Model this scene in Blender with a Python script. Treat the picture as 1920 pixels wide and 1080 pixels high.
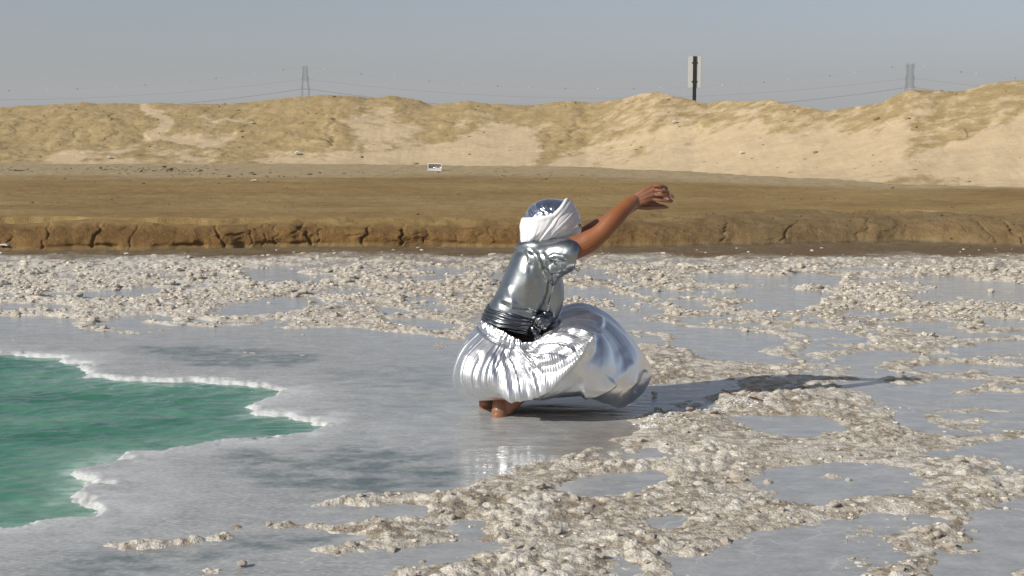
import bpy, bmesh, math, random
import numpy as np
from mathutils import Vector, Matrix

# ------------------------------------------------------------------ clear
for o in list(bpy.data.objects):
    bpy.data.objects.remove(o, do_unlink=True)
scene = bpy.context.scene
COL = scene.collection
random.seed(7)
RNG = np.random.default_rng(11)

# ------------------------------------------------------------------ camera
H_EYE, FPX, PITCH = 1.47, 2730.0, math.radians(7.0)
cam_d = bpy.data.cameras.new('camera')
cam_d.sensor_width = 36.0
cam_d.lens = FPX / 1920 * 36.0
cam_d.clip_start = 0.05
cam_d.clip_end = 20000
cam = bpy.data.objects.new('camera', cam_d)
cam.location = (0, 0, H_EYE)
cam.rotation_euler = (math.pi / 2 - PITCH, 0, 0)
COL.objects.link(cam)
scene.camera = cam

# ------------------------------------------------------------------ sky, sun, exposure
SUN_DIR = Vector((-1.41, -0.85, 0)).normalized() * math.cos(math.radians(32)) + Vector((0, 0, math.sin(math.radians(32))))
world = bpy.data.worlds.new('World')
scene.world = world
world.use_nodes = True
wn, wl = world.node_tree.nodes, world.node_tree.links
wn.clear()
sky = wn.new('ShaderNodeTexSky')
sky.sky_type = 'NISHITA'
sky.sun_disc = False
sky.sun_elevation = math.radians(32)
sky.sun_rotation = math.atan2(SUN_DIR.x, SUN_DIR.y)
sky.altitude = 0
sky.air_density = 0.6
sky.dust_density = 1.0
sky.ozone_density = 1.0
hs = wn.new('ShaderNodeHueSaturation')
hs.inputs['Saturation'].default_value = 0.68
hs.inputs['Value'].default_value = 1.0
bg = wn.new('ShaderNodeBackground')
bg.inputs['Strength'].default_value = 0.09
wo = wn.new('ShaderNodeOutputWorld')
wl.new(sky.outputs[0], hs.inputs['Color'])
wl.new(hs.outputs[0], bg.inputs['Color'])
wl.new(bg.outputs[0], wo.inputs['Surface'])

sun_d = bpy.data.lights.new('sun', 'SUN')
sun_d.energy = 4.3
sun_d.angle = math.radians(0.6)
sun_d.color = (1.0, 0.94, 0.84)
sun = bpy.data.objects.new('sun', sun_d)
sun.rotation_euler = SUN_DIR.to_track_quat('Z', 'Y').to_euler()
sun.location = (-8, -5, 9)
COL.objects.link(sun)

scene.view_settings.view_transform = 'Standard'
scene.view_settings.look = 'None'
scene.view_settings.exposure = 0.0
scene.view_settings.gamma = 1.0
scene.view_settings.use_curve_mapping = False
scene.render.engine = 'CYCLES'

# ------------------------------------------------------------------ projection helpers
CP, SP = math.cos(PITCH), math.sin(PITCH)


def ray(px, py):
    x = (px - 960.0) / FPX
    y = (540.0 - py) / FPX
    return Vector((x, CP + y * SP, -SP + y * CP))


def at(px, py, Y):
    """the point of the place seen at that pixel, Y metres in front of the camera"""
    r = ray(px, py)
    k = Y / r.y
    return Vector((r.x * k, Y, H_EYE + r.z * k))


def ground(px, py, z=0.0):
    r = ray(px, py)
    k = (z - H_EYE) / r.z
    return Vector((r.x * k, r.y * k, z))


def project(X, Y, Z):
    """arrays -> pixel arrays"""
    dz = Z - H_EYE
    fwd = Y * CP - dz * SP
    up = Y * SP + dz * CP
    return 960 + FPX * X / fwd, 540 - FPX * up / fwd


# ------------------------------------------------------------------ noise (numpy)
def _hash(ix, iy, seed):
    ix = ix.astype(np.int64)
    iy = iy.astype(np.int64)
    h = (ix * 374761393 + iy * 668265263 + seed * 1442695041) & 0xFFFFFFFF
    h = ((h ^ (h >> 13)) * 1274126177) & 0xFFFFFFFF
    h = (h ^ (h >> 16)) & 0xFFFFFFFF
    return h.astype(np.float64) / 4294967295.0


def vnoise(x, y, seed=0):
    x = np.asarray(x, float)
    y = np.asarray(y, float)
    ix, iy = np.floor(x), np.floor(y)
    fx, fy = x - ix, y - iy
    fx = fx * fx * fx * (fx * (fx * 6 - 15) + 10)
    fy = fy * fy * fy * (fy * (fy * 6 - 15) + 10)
    a = _hash(ix, iy, seed)
    b = _hash(ix + 1, iy, seed)
    c = _hash(ix, iy + 1, seed)
    d = _hash(ix + 1, iy + 1, seed)
    return (a * (1 - fx) + b * fx) * (1 - fy) + (c * (1 - fx) + d * fx) * fy


def fbm(x, y, octv=4, seed=0, gain=0.5):
    t = np.zeros(np.broadcast(x, y).shape)
    a, s = 1.0, 0.0
    for o in range(octv):
        c, sn = math.cos(0.6 * o), math.sin(0.6 * o)
        t = t + a * vnoise((x * c - y * sn) * 2 ** o, (x * sn + y * c) * 2 ** o, seed + o * 17)
        s += a
        a *= gain
    return t / s


def worley(x, y, seed=0):
    ix, iy = np.floor(x), np.floor(y)
    f1 = np.full(x.shape, 9.0)
    f2 = np.full(x.shape, 9.0)
    rid = np.zeros(x.shape)
    for dx in (-1, 0, 1):
        for dy in (-1, 0, 1):
            cx, cy = ix + dx, iy + dy
            qx = cx + _hash(cx, cy, seed) - x
            qy = cy + _hash(cx, cy, seed + 5) - y
            d = np.sqrt(qx * qx + qy * qy)
            n = d < f1
            f2 = np.where(n, f1, np.minimum(f2, d))
            rid = np.where(n, _hash(cx, cy, seed + 9), rid)
            f1 = np.where(n, d, f1)
    return f1, f2, rid


def sstep(a, b, x):
    t = np.clip((x - a) / (b - a), 0, 1)
    return t * t * (3 - 2 * t)


def poly_sd(X, Y, poly):
    """signed distance, positive inside"""
    P = np.array([(p[0], p[1]) for p in poly], float)
    d = np.full(X.shape, 1e9)
    inside = np.zeros(X.shape, bool)
    n = len(P)
    for i in range(n):
        ax, ay = P[i]
        bx, by = P[(i + 1) % n]
        ex, ey = bx - ax, by - ay
        wx, wy = X - ax, Y - ay
        t = np.clip((wx * ex + wy * ey) / (ex * ex + ey * ey + 1e-12), 0, 1)
        d = np.minimum(d, (wx - ex * t) ** 2 + (wy - ey * t) ** 2)
        if abs(by - ay) > 1e-12:
            c = ((ay > Y) != (by > Y)) & (X < (bx - ax) * (Y - ay) / (by - ay) + ax)
            inside ^= c
    return np.where(inside, 1, -1) * np.sqrt(d)


def line_d(X, Y, pts):
    """distance to a polyline and the side (cross sign) of its closest segment"""
    d = np.full(X.shape, 1e9)
    s = np.zeros(X.shape)
    tt = np.zeros(X.shape)
    n = len(pts) - 1
    for i in range(n):
        ax, ay = pts[i][:2]
        bx, by = pts[i + 1][:2]
        ex, ey = bx - ax, by - ay
        wx, wy = X - ax, Y - ay
        t = np.clip((wx * ex + wy * ey) / (ex * ex + ey * ey + 1e-12), 0, 1)
        q = (wx - ex * t) ** 2 + (wy - ey * t) ** 2
        m = q < d
        cr = np.sign(ex * wy - ey * wx)
        s = np.where(m, cr, s)
        tt = np.where(m, (i + t) / n, tt)
        d = np.where(m, q, d)
    return np.sqrt(d), s, tt


# ------------------------------------------------------------------ mesh helpers
def mesh_arrays(name, V, F, smooth=True, attrs=None):
    """V (n,3), F (m,k) with k = 3 or 4"""
    V = np.asarray(V, np.float32)
    F = np.asarray(F, np.int32)
    me = bpy.data.meshes.new(name)
    me.vertices.add(len(V))
    me.vertices.foreach_set('co', V.ravel())
    k = F.shape[1]
    me.loops.add(F.size)
    me.loops.foreach_set('vertex_index', F.ravel())
    me.polygons.add(len(F))
    me.polygons.foreach_set('loop_start', np.arange(0, F.size, k, dtype=np.int32))
    me.polygons.foreach_set('loop_total', np.full(len(F), k, np.int32))
    me.polygons.foreach_set('use_smooth', np.full(len(F), smooth, bool))
    me.update(calc_edges=True)
    for a, arr in (attrs or {}).items():
        at_ = me.attributes.new(a, 'FLOAT', 'POINT')
        at_.data.foreach_set('value', np.asarray(arr, np.float32).ravel())
    return me


def grid_faces(nr, nc, wrap=False):
    i = np.arange(nr - 1)[:, None]
    j = np.arange(nc if wrap else nc - 1)[None, :]
    j2 = (j + 1) % nc
    a = i * nc + j
    b = i * nc + j2
    c = (i + 1) * nc + j2
    d = (i + 1) * nc + j
    return np.stack([a + 0 * j, b + 0 * i, c + 0 * i, d + 0 * j], -1).reshape(-1, 4)


def link(name, me, mat=None, parent=None):
    o = bpy.data.objects.new(name, me)
    COL.objects.link(o)
    if mat is not None and me is not None:
        me.materials.clear()
        me.materials.append(mat)
    if parent is not None:
        o.parent = parent
    return o


def tag(o, label=None, cat=None, group=None, kind=None):
    if label:
        o['label'] = label
    if cat:
        o['category'] = cat
    if group:
        o['group'] = group
    if kind:
        o['kind'] = kind
    return o


def bm_link(name, bm, mat, parent=None, smooth=False):
    me = bpy.data.meshes.new(name)
    bm.normal_update()
    bm.to_mesh(me)
    bm.free()
    me.polygons.foreach_set('use_smooth', np.full(len(me.polygons), smooth, bool))
    return link(name, me, mat, parent)


def bm_bar(bm, p, q, w, d=None, up=Vector((0, 0, 1))):
    """a square bar from p to q"""
    p, q = Vector(p), Vector(q)
    d = d or w
    ax = (q - p).normalized()
    if abs(ax.dot(up)) > 0.98:
        up = Vector((0, 1, 0))
    s = ax.cross(up).normalized()
    t = s.cross(ax)
    vs = []
    for e in (p, q):
        for a, b in ((-1, -1), (1, -1), (1, 1), (-1, 1)):
            vs.append(bm.verts.new(e + s * a * w / 2 + t * b * d / 2))
    for f in ((3, 2, 1, 0), (4, 5, 6, 7), (0, 1, 5, 4), (1, 2, 6, 5), (2, 3, 7, 6), (3, 0, 4, 7)):
        bm.faces.new([vs[i] for i in f])


def loft(bm, rings, cap=True):
    R = [[bm.verts.new(p) for p in r] for r in rings]
    n = len(R[0])
    for a, b in zip(R[:-1], R[1:]):
        for i in range(n):
            bm.faces.new((a[i], a[(i + 1) % n], b[(i + 1) % n], b[i]))
    if cap:
        bm.faces.new(R[0][::-1])
        bm.faces.new(R[-1])


def tube(bm, pts, radii, n=16, flat=1.0, flat_axis=None):
    """smooth tube through points with rounded ends; flat squeezes it along flat_axis"""
    P = [Vector(p) for p in pts]
    # resample with catmull-rom
    Q, R = [], []
    m = len(P)
    for i in range(m - 1):
        p0 = P[max(i - 1, 0)]
        p1, p2 = P[i], P[i + 1]
        p3 = P[min(i + 2, m - 1)]
        for k in range(6):
            t = k / 6
            Q.append(0.5 * ((2 * p1) + (p2 - p0) * t + (2 * p0 - 5 * p1 + 4 * p2 - p3) * t * t + (3 * p1 - p0 - 3 * p2 + p3) * t ** 3))
            tt = t * t * (3 - 2 * t)
            R.append(radii[i] * (1 - tt) + radii[i + 1] * tt)
    Q.append(P[-1])
    R.append(radii[-1])
    rings = []
    L = len(Q)
    prev = None

    def ring(c, ax, r):
        nonlocal prev
        if prev is None:
            u = Vector((0, 0, 1)) if abs(ax.z) < 0.9 else Vector((1, 0, 0))
            s = ax.cross(u).normalized()
        else:
            s = (prev - ax * prev.dot(ax)).normalized()
        prev = s
        t = ax.cross(s)
        out = []
        for k in range(n):
            a = 2 * math.pi * k / n
            v = s * math.cos(a) * r + t * math.sin(a) * r
            if flat_axis is not None:
                v -= flat_axis * v.dot(flat_axis) * (1 - flat)
            out.append(c + v)
        return out
    ax0 = (Q[1] - Q[0]).normalized()
    for a in (80, 55, 28):
        rings.append(ring(Q[0] - ax0 * R[0] * math.sin(math.radians(a)), ax0, R[0] * math.cos(math.radians(a))))
    for i in range(L):
        ax = (Q[min(i + 1, L - 1)] - Q[max(i - 1, 0)]).normalized()
        rings.append(ring(Q[i], ax, R[i]))
    ax1 = (Q[-1] - Q[-2]).normalized()
    for a in (28, 55, 80):
        rings.append(ring(Q[-1] + ax1 * R[-1] * math.sin(math.radians(a)), ax1, R[-1] * math.cos(math.radians(a))))
    loft(bm, rings)


def ellipsoid(bm, c, ax, ay, az, n=20):
    rings = []
    for i in range(1, n // 2):
        a = math.pi * i / (n // 2)
        rings.append([Vector(c) - az * math.cos(a) + (ax * math.cos(2 * math.pi * k / n) + ay * math.sin(2 * math.pi * k / n)) * math.sin(a) for k in range(n)])
    loft(bm, rings)


def remesh(bm, voxel, smooth=3, name='m'):
    me = bpy.data.meshes.new('tmp')
    bmesh.ops.recalc_face_normals(bm, faces=bm.faces)
    bm.to_mesh(me)
    bm.free()
    o = bpy.data.objects.new('tmp', me)
    COL.objects.link(o)
    m = o.modifiers.new('r', 'REMESH')
    m.mode = 'VOXEL'
    m.voxel_size = voxel
    if smooth:
        s = o.modifiers.new('s', 'SMOOTH')
        s.iterations = smooth
        s.factor = 0.5
    dg = bpy.context.evaluated_depsgraph_get()
    out = bpy.data.meshes.new_from_object(o.evaluated_get(dg))
    out.name = name
    bpy.data.objects.remove(o, do_unlink=True)
    out.polygons.foreach_set('use_smooth', np.full(len(out.polygons), True, bool))
    return out


def get_co(me):
    a = np.empty(len(me.vertices) * 3, np.float32)
    me.vertices.foreach_get('co', a)
    return a.reshape(-1, 3).astype(float)


def get_no(me):
    a = np.empty(len(me.vertices) * 3, np.float32)
    me.vertex_normals.foreach_get('vector', a)
    return a.reshape(-1, 3).astype(float)


def set_co(me, co):
    me.vertices.foreach_set('co', np.asarray(co, np.float32).ravel())
    me.update()


# ------------------------------------------------------------------ material helper
class Mat:
    def __init__(self, name):
        self.m = bpy.data.materials.new(name)
        self.m.use_nodes = True
        self.n = self.m.node_tree.nodes
        self.l = self.m.node_tree.links
        self.b = self.n['Principled BSDF']
        self._c = None

    def coord(self, out='Object'):
        if self._c is None:
            self._c = self.n.new('ShaderNodeTexCoord')
        return self._c.outputs[out]

    def _in(self, sock, v):
        if v is None:
            return
        if isinstance(v, bpy.types.NodeSocket):
            self.l.new(v, sock)
        elif isinstance(v, (tuple, list)) and len(v) == 3 and sock.type == 'RGBA':
            sock.default_value = (*v, 1)
        else:
            sock.default_value = v

    def mapping(self, scale=(1, 1, 1), rot=(0, 0, 0), vec=None):
        m = self.n.new('ShaderNodeMapping')
        m.inputs['Scale'].default_value = scale
        m.inputs['Rotation'].default_value = rot
        self.l.new(vec or self.coord(), m.inputs['Vector'])
        return m.outputs[0]

    def noise(self, scale, detail=4, rough=0.55, vec=None, dist=0.0):
        t = self.n.new('ShaderNodeTexNoise')
        t.inputs['Scale'].default_value = scale
        t.inputs['Detail'].default_value = detail
        t.inputs['Roughness'].default_value = rough
        t.inputs['Distortion'].default_value = dist
        self.l.new(vec or self.coord(), t.inputs['Vector'])
        return t.outputs['Fac']

    def voronoi(self, scale, vec=None, feature='F1'):
        t = self.n.new('ShaderNodeTexVoronoi')
        t.feature = feature
        t.inputs['Scale'].default_value = scale
        self.l.new(vec or self.coord(), t.inputs['Vector'])
        return t.outputs['Distance']

    def attr(self, name):
        a = self.n.new('ShaderNodeAttribute')
        a.attribute_name = name
        return a.outputs['Fac']

    def ramp(self, fac, stops):
        r = self.n.new('ShaderNodeValToRGB')
        e = r.color_ramp.elements
        while len(e) < len(stops):
            e.new(0.5)
        for k, (p, c) in zip(e, stops):
            k.position = p
            k.color = (*c, 1) if isinstance(c, (tuple, list)) else (c, c, c, 1)
        self.l.new(fac, r.inputs[0])
        return r.outputs[0]

    def mix(self, fac, a, b, mode='MIX'):
        m = self.n.new('ShaderNodeMix')
        m.data_type = 'RGBA'
        m.blend_type = mode
        self._in(m.inputs[0], fac)
        self._in(m.inputs[6], a)
        self._in(m.inputs[7], b)
        return m.outputs[2]

    def math(self, op, a, b=None, c=None):
        m = self.n.new('ShaderNodeMath')
        m.operation = op
        for i, v in enumerate((a, b, c)):
            self._in(m.inputs[i], v)
        return m.outputs[0]

    def bump(self, height, strength=0.5, dist=0.01, normal=None):
        b = self.n.new('ShaderNodeBump')
        b.inputs['Strength'].default_value = strength
        b.inputs['Distance'].default_value = dist
        self.l.new(height, b.inputs['Height'])
        if normal:
            self.l.new(normal, b.inputs['Normal'])
        return b.outputs[0]

    def set(self, **k):
        names = dict(color='Base Color', rough='Roughness', metal='Metallic', ior='IOR', normal='Normal',
                     spec='Specular IOR Level', coat='Coat Weight', coat_rough='Coat Roughness', sss='Subsurface Weight',
                     aniso='Anisotropic', trans='Transmission Weight', sheen='Sheen Weight')
        for a, v in k.items():
            self._in(self.b.inputs[names[a]], v)
        return self.m


def simple(name, color, rough=0.7, metal=0.0, var=0.15, scale=20.0):
    M = Mat(name)
    n = M.noise(scale, 5)
    c = M.mix(n, tuple(x * (1 - var) for x in color), tuple(min(1, x * (1 + var)) for x in color))
    return M.set(color=c, rough=rough, metal=metal)

# ================================================================== SETTING
def G(pts, z=0.0):
    return [ground(px, py, z) for px, py in pts]


POOL = G([(-700, 560), (-250, 640), (-60, 656), (0, 660), (60, 663), (105, 667), (140, 680), (163, 692), (158, 703), (200, 706),
          (300, 710), (360, 711), (420, 716), (500, 724), (545, 729), (520, 737), (470, 757), (490, 769), (545, 776),
          (580, 785), (612, 797), (585, 806), (540, 812), (440, 818), (330, 832), (262, 845), (238, 850), (225, 862),
          (160, 875), (142, 882), (150, 890), (210, 893), (200, 905), (150, 912), (140, 922), (185, 945), (192, 961),
          (110, 970), (50, 981), (0, 992), (-250, 1050), (-900, 1080)])
CRUST = [
    G([(1190, 645), (1260, 650), (1300, 668), (1365, 677), (1440, 682), (1555, 680), (1562, 687), (1480, 693), (1470, 708),
       (1400, 713), (1300, 719), (1195, 724)]),
    G([(1215, 768), (1300, 747), (1400, 725), (1480, 715), (1540, 717), (1600, 735), (1660, 750), (1690, 768), (1680, 780),
       (1700, 795), (1750, 811), (1800, 820), (1930, 806), (2200, 790), (2200, 815), (1920, 820), (1800, 842), (1730, 848),
       (1760, 862), (1800, 872), (1840, 885), (1880, 915), (1885, 935), (1870, 945), (1920, 955), (2100, 960), (2100, 985),
       (1880, 990), (1860, 1005), (1800, 1012), (1745, 1020), (1770, 1040), (1740, 1065), (1700, 1110), (1600, 1110), (1700, 1040),
       (1665, 1020), (1680, 1000), (1790, 990), (1800, 975), (1740, 965), (1640, 965), (1500, 993), (1400, 1010), (1310, 1040),
       (1240, 1045), (1290, 1090), (1300, 1300), (600, 1300), (720, 1090), (735, 1062), (800, 1058), (900, 1048), (965, 1032), (950, 1018), (850, 1018),
       (640, 1040), (590, 1031), (700, 1008), (640, 1000), (500, 988), (520, 978), (800, 975), (812, 955), (780, 947), (600, 946),
       (680, 930), (860, 917), (890, 905), (965, 886), (1015, 868), (1085, 850), (1150, 826), (1205, 800), (1150, 797),
       (1180, 782)]),
    G([(1660, 712), (1700, 704), (1760, 706), (1850, 698), (1830, 706), (1740, 714), (1690, 718)]),
    G([(1735, 752), (1790, 746), (1800, 752), (1750, 758)]),
    G([(200, 1024), (260, 1018), (340, 1014), (410, 1002), (445, 984), (452, 988), (420, 1010), (340, 1022), (230, 1028)]),
    G([(375, 1078), (420, 1068), (424, 1076), (385, 1086)]),
]
PONDS = [
    G([(1412, 902), (1450, 886), (1520, 878), (1600, 870), (1690, 880), (1728, 905), (1700, 925), (1640, 931), (1560, 946),
       (1480, 948), (1425, 940), (1448, 920)]),
    G([(1130, 858), (1190, 843), (1282, 846), (1270, 860), (1180, 868)]),
    G([(1040, 918), (1110, 895), (1210, 884), (1242, 892), (1170, 920), (1080, 928)]),
    G([(1250, 965), (1330, 958), (1320, 970), (1270, 975)]),
    G([(880, 948), (930, 936), (960, 940), (930, 950)]),
]
ISLE = [G([(1520, 890), (1560, 882), (1590, 888), (1585, 897), (1530, 899)])]
STREAK = [  # thin crust ridges in the open water: points, half width in metres
    (G([(560, 606), (640, 600), (730, 612), (800, 625), (860, 633)]), .07),
    (G([(0, 588), (150, 590), (300, 586), (420, 600), (560, 592), (700, 590)]), .10),
    (G([(290, 604), (400, 612), (480, 606)]), .05),
    (G([(1290, 690), (1380, 684)]), .04),
    (G([(1340, 606), (1420, 600), (1560, 612), (1700, 600), (1900, 588)]), .10),
    (G([(1560, 646), (1700, 652), (1800, 640), (1930, 634)]), .05),
    (G([(1700, 682), (1790, 676), (1920, 684)]), .06),
    (G([(1240, 598), (1300, 612), (1420, 618), (1510, 630)]), .07),
    (G([(1760, 772), (1840, 766), (1890, 772)]), .03),
    (G([(1800, 738), (1850, 728), (1930, 735)]), .04),
]
COVX = np.array([-800, 0, 300, 600, 900, 1200, 1500, 1920, 2700], float)
COVY = np.array([470, 485, 500, 530, 560, 590, 620, 650, 680, 720, 780, 860], float)
COVT = np.array([
    [1, 1, 1, 1, 1, 1, 1, 1, 1],
    [.8, .8, .8, .8, .8, .8, .8, .85, .85],
    [.6, .62, .55, .50, .45, .50, .55, .55, .55],
    [.5, .55, .60, .55, .50, .48, .42, .42, .42],
    [.6, .62, .62, .58, .48, .42, .36, .36, .36],
    [.5, .52, .56, .48, .45, .32, .38, .32, .32],
    [.05, .05, .08, .32, .42, .25, .30, .26, .26],
    [0, 0, 0, .03, .15, .14, .14, .24, .24],
    [0, 0, 0, 0, 0, .06, .10, .22, .22],
    [0, 0, 0, 0, 0, 0, .07, .18, .18],
    [0, 0, 0, 0, 0, 0, .04, .10, .10],
    [0, 0, 0, 0, 0, 0, 0, .05, .05]])


def coverage(px, py):
    xi = np.clip(np.searchsorted(COVX, px) - 1, 0, len(COVX) - 2)
    yi = np.clip(np.searchsorted(COVY, py) - 1, 0, len(COVY) - 2)
    fx = np.clip((px - COVX[xi]) / (COVX[xi + 1] - COVX[xi]), 0, 1)
    fy = np.clip((py - COVY[yi]) / (COVY[yi + 1] - COVY[yi]), 0, 1)
    return ((COVT[yi, xi] * (1 - fx) + COVT[yi, xi + 1] * fx) * (1 - fy) + (COVT[yi + 1, xi] * (1 - fx) + COVT[yi + 1, xi + 1] * fx) * fy)


def meander(X, Y):
    wx = X + .5 * (fbm(X * .9, Y * .9, 3, 3) - .5)
    wy = Y + .5 * (fbm(X * .9, Y * .9, 3, 9) - .5)
    a = fbm(wx * 1.1, wy * 1.0, 3, 21)
    r = 1 - np.abs(2 * fbm(wx * 1.5, wy * 1.2, 2, 33) - 1) * 1.8
    return .45 * a + .42 * r + .28 * fbm(X * 5, Y * 5, 3, 44)


_q = np.sort(meander(RNG.uniform(-6, 6, 20000), RNG.uniform(4, 16, 20000)))


def crust_sd(X, Y):
    """signed distance-like field (metres): > 0 where the crust stands out of the water"""
    sd = np.full(X.shape, -9.0)
    wob = .20 * (fbm(X * 3.0, Y * 3.0, 5, 71, .6) - .5) + .07 * (fbm(X * 13, Y * 13, 3, 73) - .5)
    for p in CRUST:
        sd = np.maximum(sd, poly_sd(X, Y, p))
    for p in PONDS:
        sd = np.minimum(sd, -poly_sd(X, Y, p))
    for p in ISLE:
        sd = np.maximum(sd, poly_sd(X, Y, p))
    sd = sd + wob
    # small puddles left inside the crust
    hole = fbm(X * 2.2 + 3, Y * 1.8, 3, 88)
    sd = np.minimum(sd, (.66 - hole) * .5 + .005)
    for pts, w in STREAK:
        d, _, _ = line_d(X, Y, pts)
        sd = np.maximum(sd, w * (.35 + 1.3 * fbm(X * 2.3, Y * 3, 3, 5)) - d + .6 * wob)
    px, py = project(X, Y, 0 * X)
    cov = coverage(px, py)
    r = np.searchsorted(_q, meander(X, Y).ravel()).reshape(X.shape) / len(_q)
    sd = np.maximum(sd - .015, (r - (1 - cov)) * .22 - .008 - (cov < .01) * 5)
    return sd


def pool_sd(X, Y):
    return poly_sd(X, Y, POOL) + .025 + .26 * (fbm(X * 3.6, Y * 3.6, 5, 61, .68) - .5) + .07 * (fbm(X * 17, Y * 17, 3, 63, .6) - .5)


# ---- materials of the ground
def mat_salt():
    M = Mat('salt_crust')
    n1 = M.noise(3.0, 6, .6)
    n2 = M.noise(28, 5, .65)
    n3 = M.noise(95, 3, .6)
    c = M.ramp(n2, [(.32, (.15, .120, .088)), (.43, (.37, .325, .26)), (.53, (.58, .53, .44)), (.68, (.80, .765, .685))])
    c = M.mix(M.math('MULTIPLY', n1, .35), c, (.45, .395, .31))
    c = M.mix(M.math('MULTIPLY', M.attr('pale'), .62), c, (.80, .76, .69))
    c = M.mix(M.math('MULTIPLY', M.attr('stain'), .6), c, (.22, .165, .11))
    c = M.mix(M.attr('mud'), c, M.ramp(n3, [(.3, (.12, .075, .035)), (.7, (.22, .15, .08))]))
    h = M.math('ADD', M.math('MULTIPLY', n3, .5), n2)
    return M.set(color=c, rough=M.ramp(n3, [(.3, .45), (.7, .85)]), normal=M.bump(h, .8, .02), spec=.35)


def mat_lump():
    M = Mat('salt_lump')
    n2 = M.noise(18, 5, .6)
    n3 = M.noise(120, 3, .6)
    oi = M.n.new('ShaderNodeObjectInfo')
    c = M.ramp(n2, [(.25, (.40, .31, .21)), (.45, (.60, .535, .44)), (.62, (.78, .74, .67))])
    c = M.mix(M.math('MULTIPLY', n3, .3), c, (.52, .45, .35))
    return M.set(color=c, rough=.6, normal=M.bump(n3, .7, .01), spec=.4)


def mat_shallow():
    M = Mat('shallow_water')
    n1 = M.noise(1.1, 5, .6)
    n2 = M.noise(7, 8, .72, vec=M.mapping((.9, 1.5, 1)))
    n3 = M.noise(60, 4, .6, vec=M.mapping((.7, 1.4, 1)))
    c = M.ramp(n2, [(.3, (.27, .285, .295)), (.52, (.39, .405, .415)), (.72, (.54, .545, .545))])
    c = M.mix(M.math('MULTIPLY', n1, .35), c, (.31, .30, .28))
    c = M.mix(M.math('MULTIPLY', M.ramp(n3, [(.50, 0.0), (.66, .55)]), M.math('ADD', M.math('MULTIPLY', M.attr('shelf'), .6), .25)), c, (.70, .70, .68))
    c = M.mix(M.math('MULTIPLY', M.ramp(n3, [(.32, .40), (.44, 0.0)]), M.math('ADD', M.math('MULTIPLY', M.attr('shelf'), .6), .2)), c, (.19, .20, .21))
    vw = M.n.new('ShaderNodeVectorMath')
    vw.operation = 'ADD'
    wn_ = M.n.new('ShaderNodeTexNoise')
    wn_.inputs['Scale'].default_value = 2.2
    wn_.inputs['Detail'].default_value = 4
    M.l.new(M.coord(), wn_.inputs['Vector'])
    M.l.new(M.coord(), vw.inputs[0])
    M.l.new(wn_.outputs['Color'], vw.inputs[1])
    ln = M.ramp(M.voronoi(1.9, vec=vw.outputs[0], feature='DISTANCE_TO_EDGE'), [(.0, .7), (.022, 0.0)])
    c = M.mix(M.math('MULTIPLY', ln, M.ramp(n1, [(.42, 0.0), (.62, .8)])), c, (.66, .655, .63))
    dk = M.ramp(n2, [(.32, (.055, .085, .085)), (.5, (.14, .18, .175)), (.66, (.30, .33, .32))])
    c = M.mix(M.attr('deep'), c, dk)
    c = M.mix(M.math('MULTIPLY', M.attr('lip'), M.ramp(n3, [(.3, .55), (.6, 1.0)])), c, (.70, .72, .72))
    c = M.mix(M.attr('silt'), c, (.24, .19, .135))
    rough = M.math('ADD', M.math('MULTIPLY', M.attr('shelf'), .11), .035)
    rip = M.noise(6.5, 5, .62, vec=M.mapping((.45, 1.3, 1), (0, 0, .12)), dist=1.4)
    h = M.math('ADD', M.math('MULTIPLY', rip, 1.0), M.math('MULTIPLY', M.math('MULTIPLY', n3, M.attr('shelf')), .35))
    return M.set(color=c, rough=rough, ior=1.333, spec=.5, normal=M.bump(h, .22, .02))


def mat_pool():
    M = Mat('green_brine')
    n = M.noise(1.4, 4, .55, vec=M.mapping((.6, 1.6, 1)))
    c = M.ramp(n, [(.3, (.028, .145, .085)), (.52, (.075, .235, .160)), (.75, (.15, .32, .215))])
    e = M.noise(14, 4, .6, vec=M.mapping((.7, 1.6, 1)))
    sh = M.math('MULTIPLY', M.attr('shoal'), M.ramp(e, [(.35, .25), (.6, 1.0)]))
    c = M.mix(sh, c, (.50, .66, .58))
    r = M.noise(26, 3, .5, vec=M.mapping((.5, 1.3, 1)))
    return M.set(color=c, rough=.09, ior=1.333, normal=M.bump(r, .35, .014))


def mat_mud():
    M = Mat('damp_mud')
    n1 = M.noise(.7, 6, .6, vec=M.mapping((.7, 1.0, 1)))
    n2 = M.noise(6, 6, .65, vec=M.mapping((.8, 1.0, 1)))
    n3 = M.noise(70, 4, .6)
    f = M.math('ADD', M.math('MULTIPLY', n1, .6), M.math('MULTIPLY', n2, .4))
    c = M.ramp(f, [(.35, (.250, .160, .058)), (.5, (.335, .225, .088)), (.65, (.415, .298, .130))])
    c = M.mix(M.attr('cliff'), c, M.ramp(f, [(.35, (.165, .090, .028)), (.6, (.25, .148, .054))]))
    c = M.mix(M.attr('dry'), c, M.ramp(n2, [(.35, (.38, .29, .16)), (.65, (.52, .42, .26))]))
    c = M.mix(M.attr('wet'), c, M.ramp(n2, [(.35, (.13, .095, .055)), (.65, (.21, .165, .105))]))
    h = M.math('ADD', M.math('MULTIPLY', n3, .6), n2)
    c = M.mix(M.ramp(n3, [(.28, .35), (.40, 0.0)]), c, (.14, .09, .036))
    return M.set(color=c, rough=.85, spec=.25, normal=M.bump(h, .8, .05))


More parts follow.
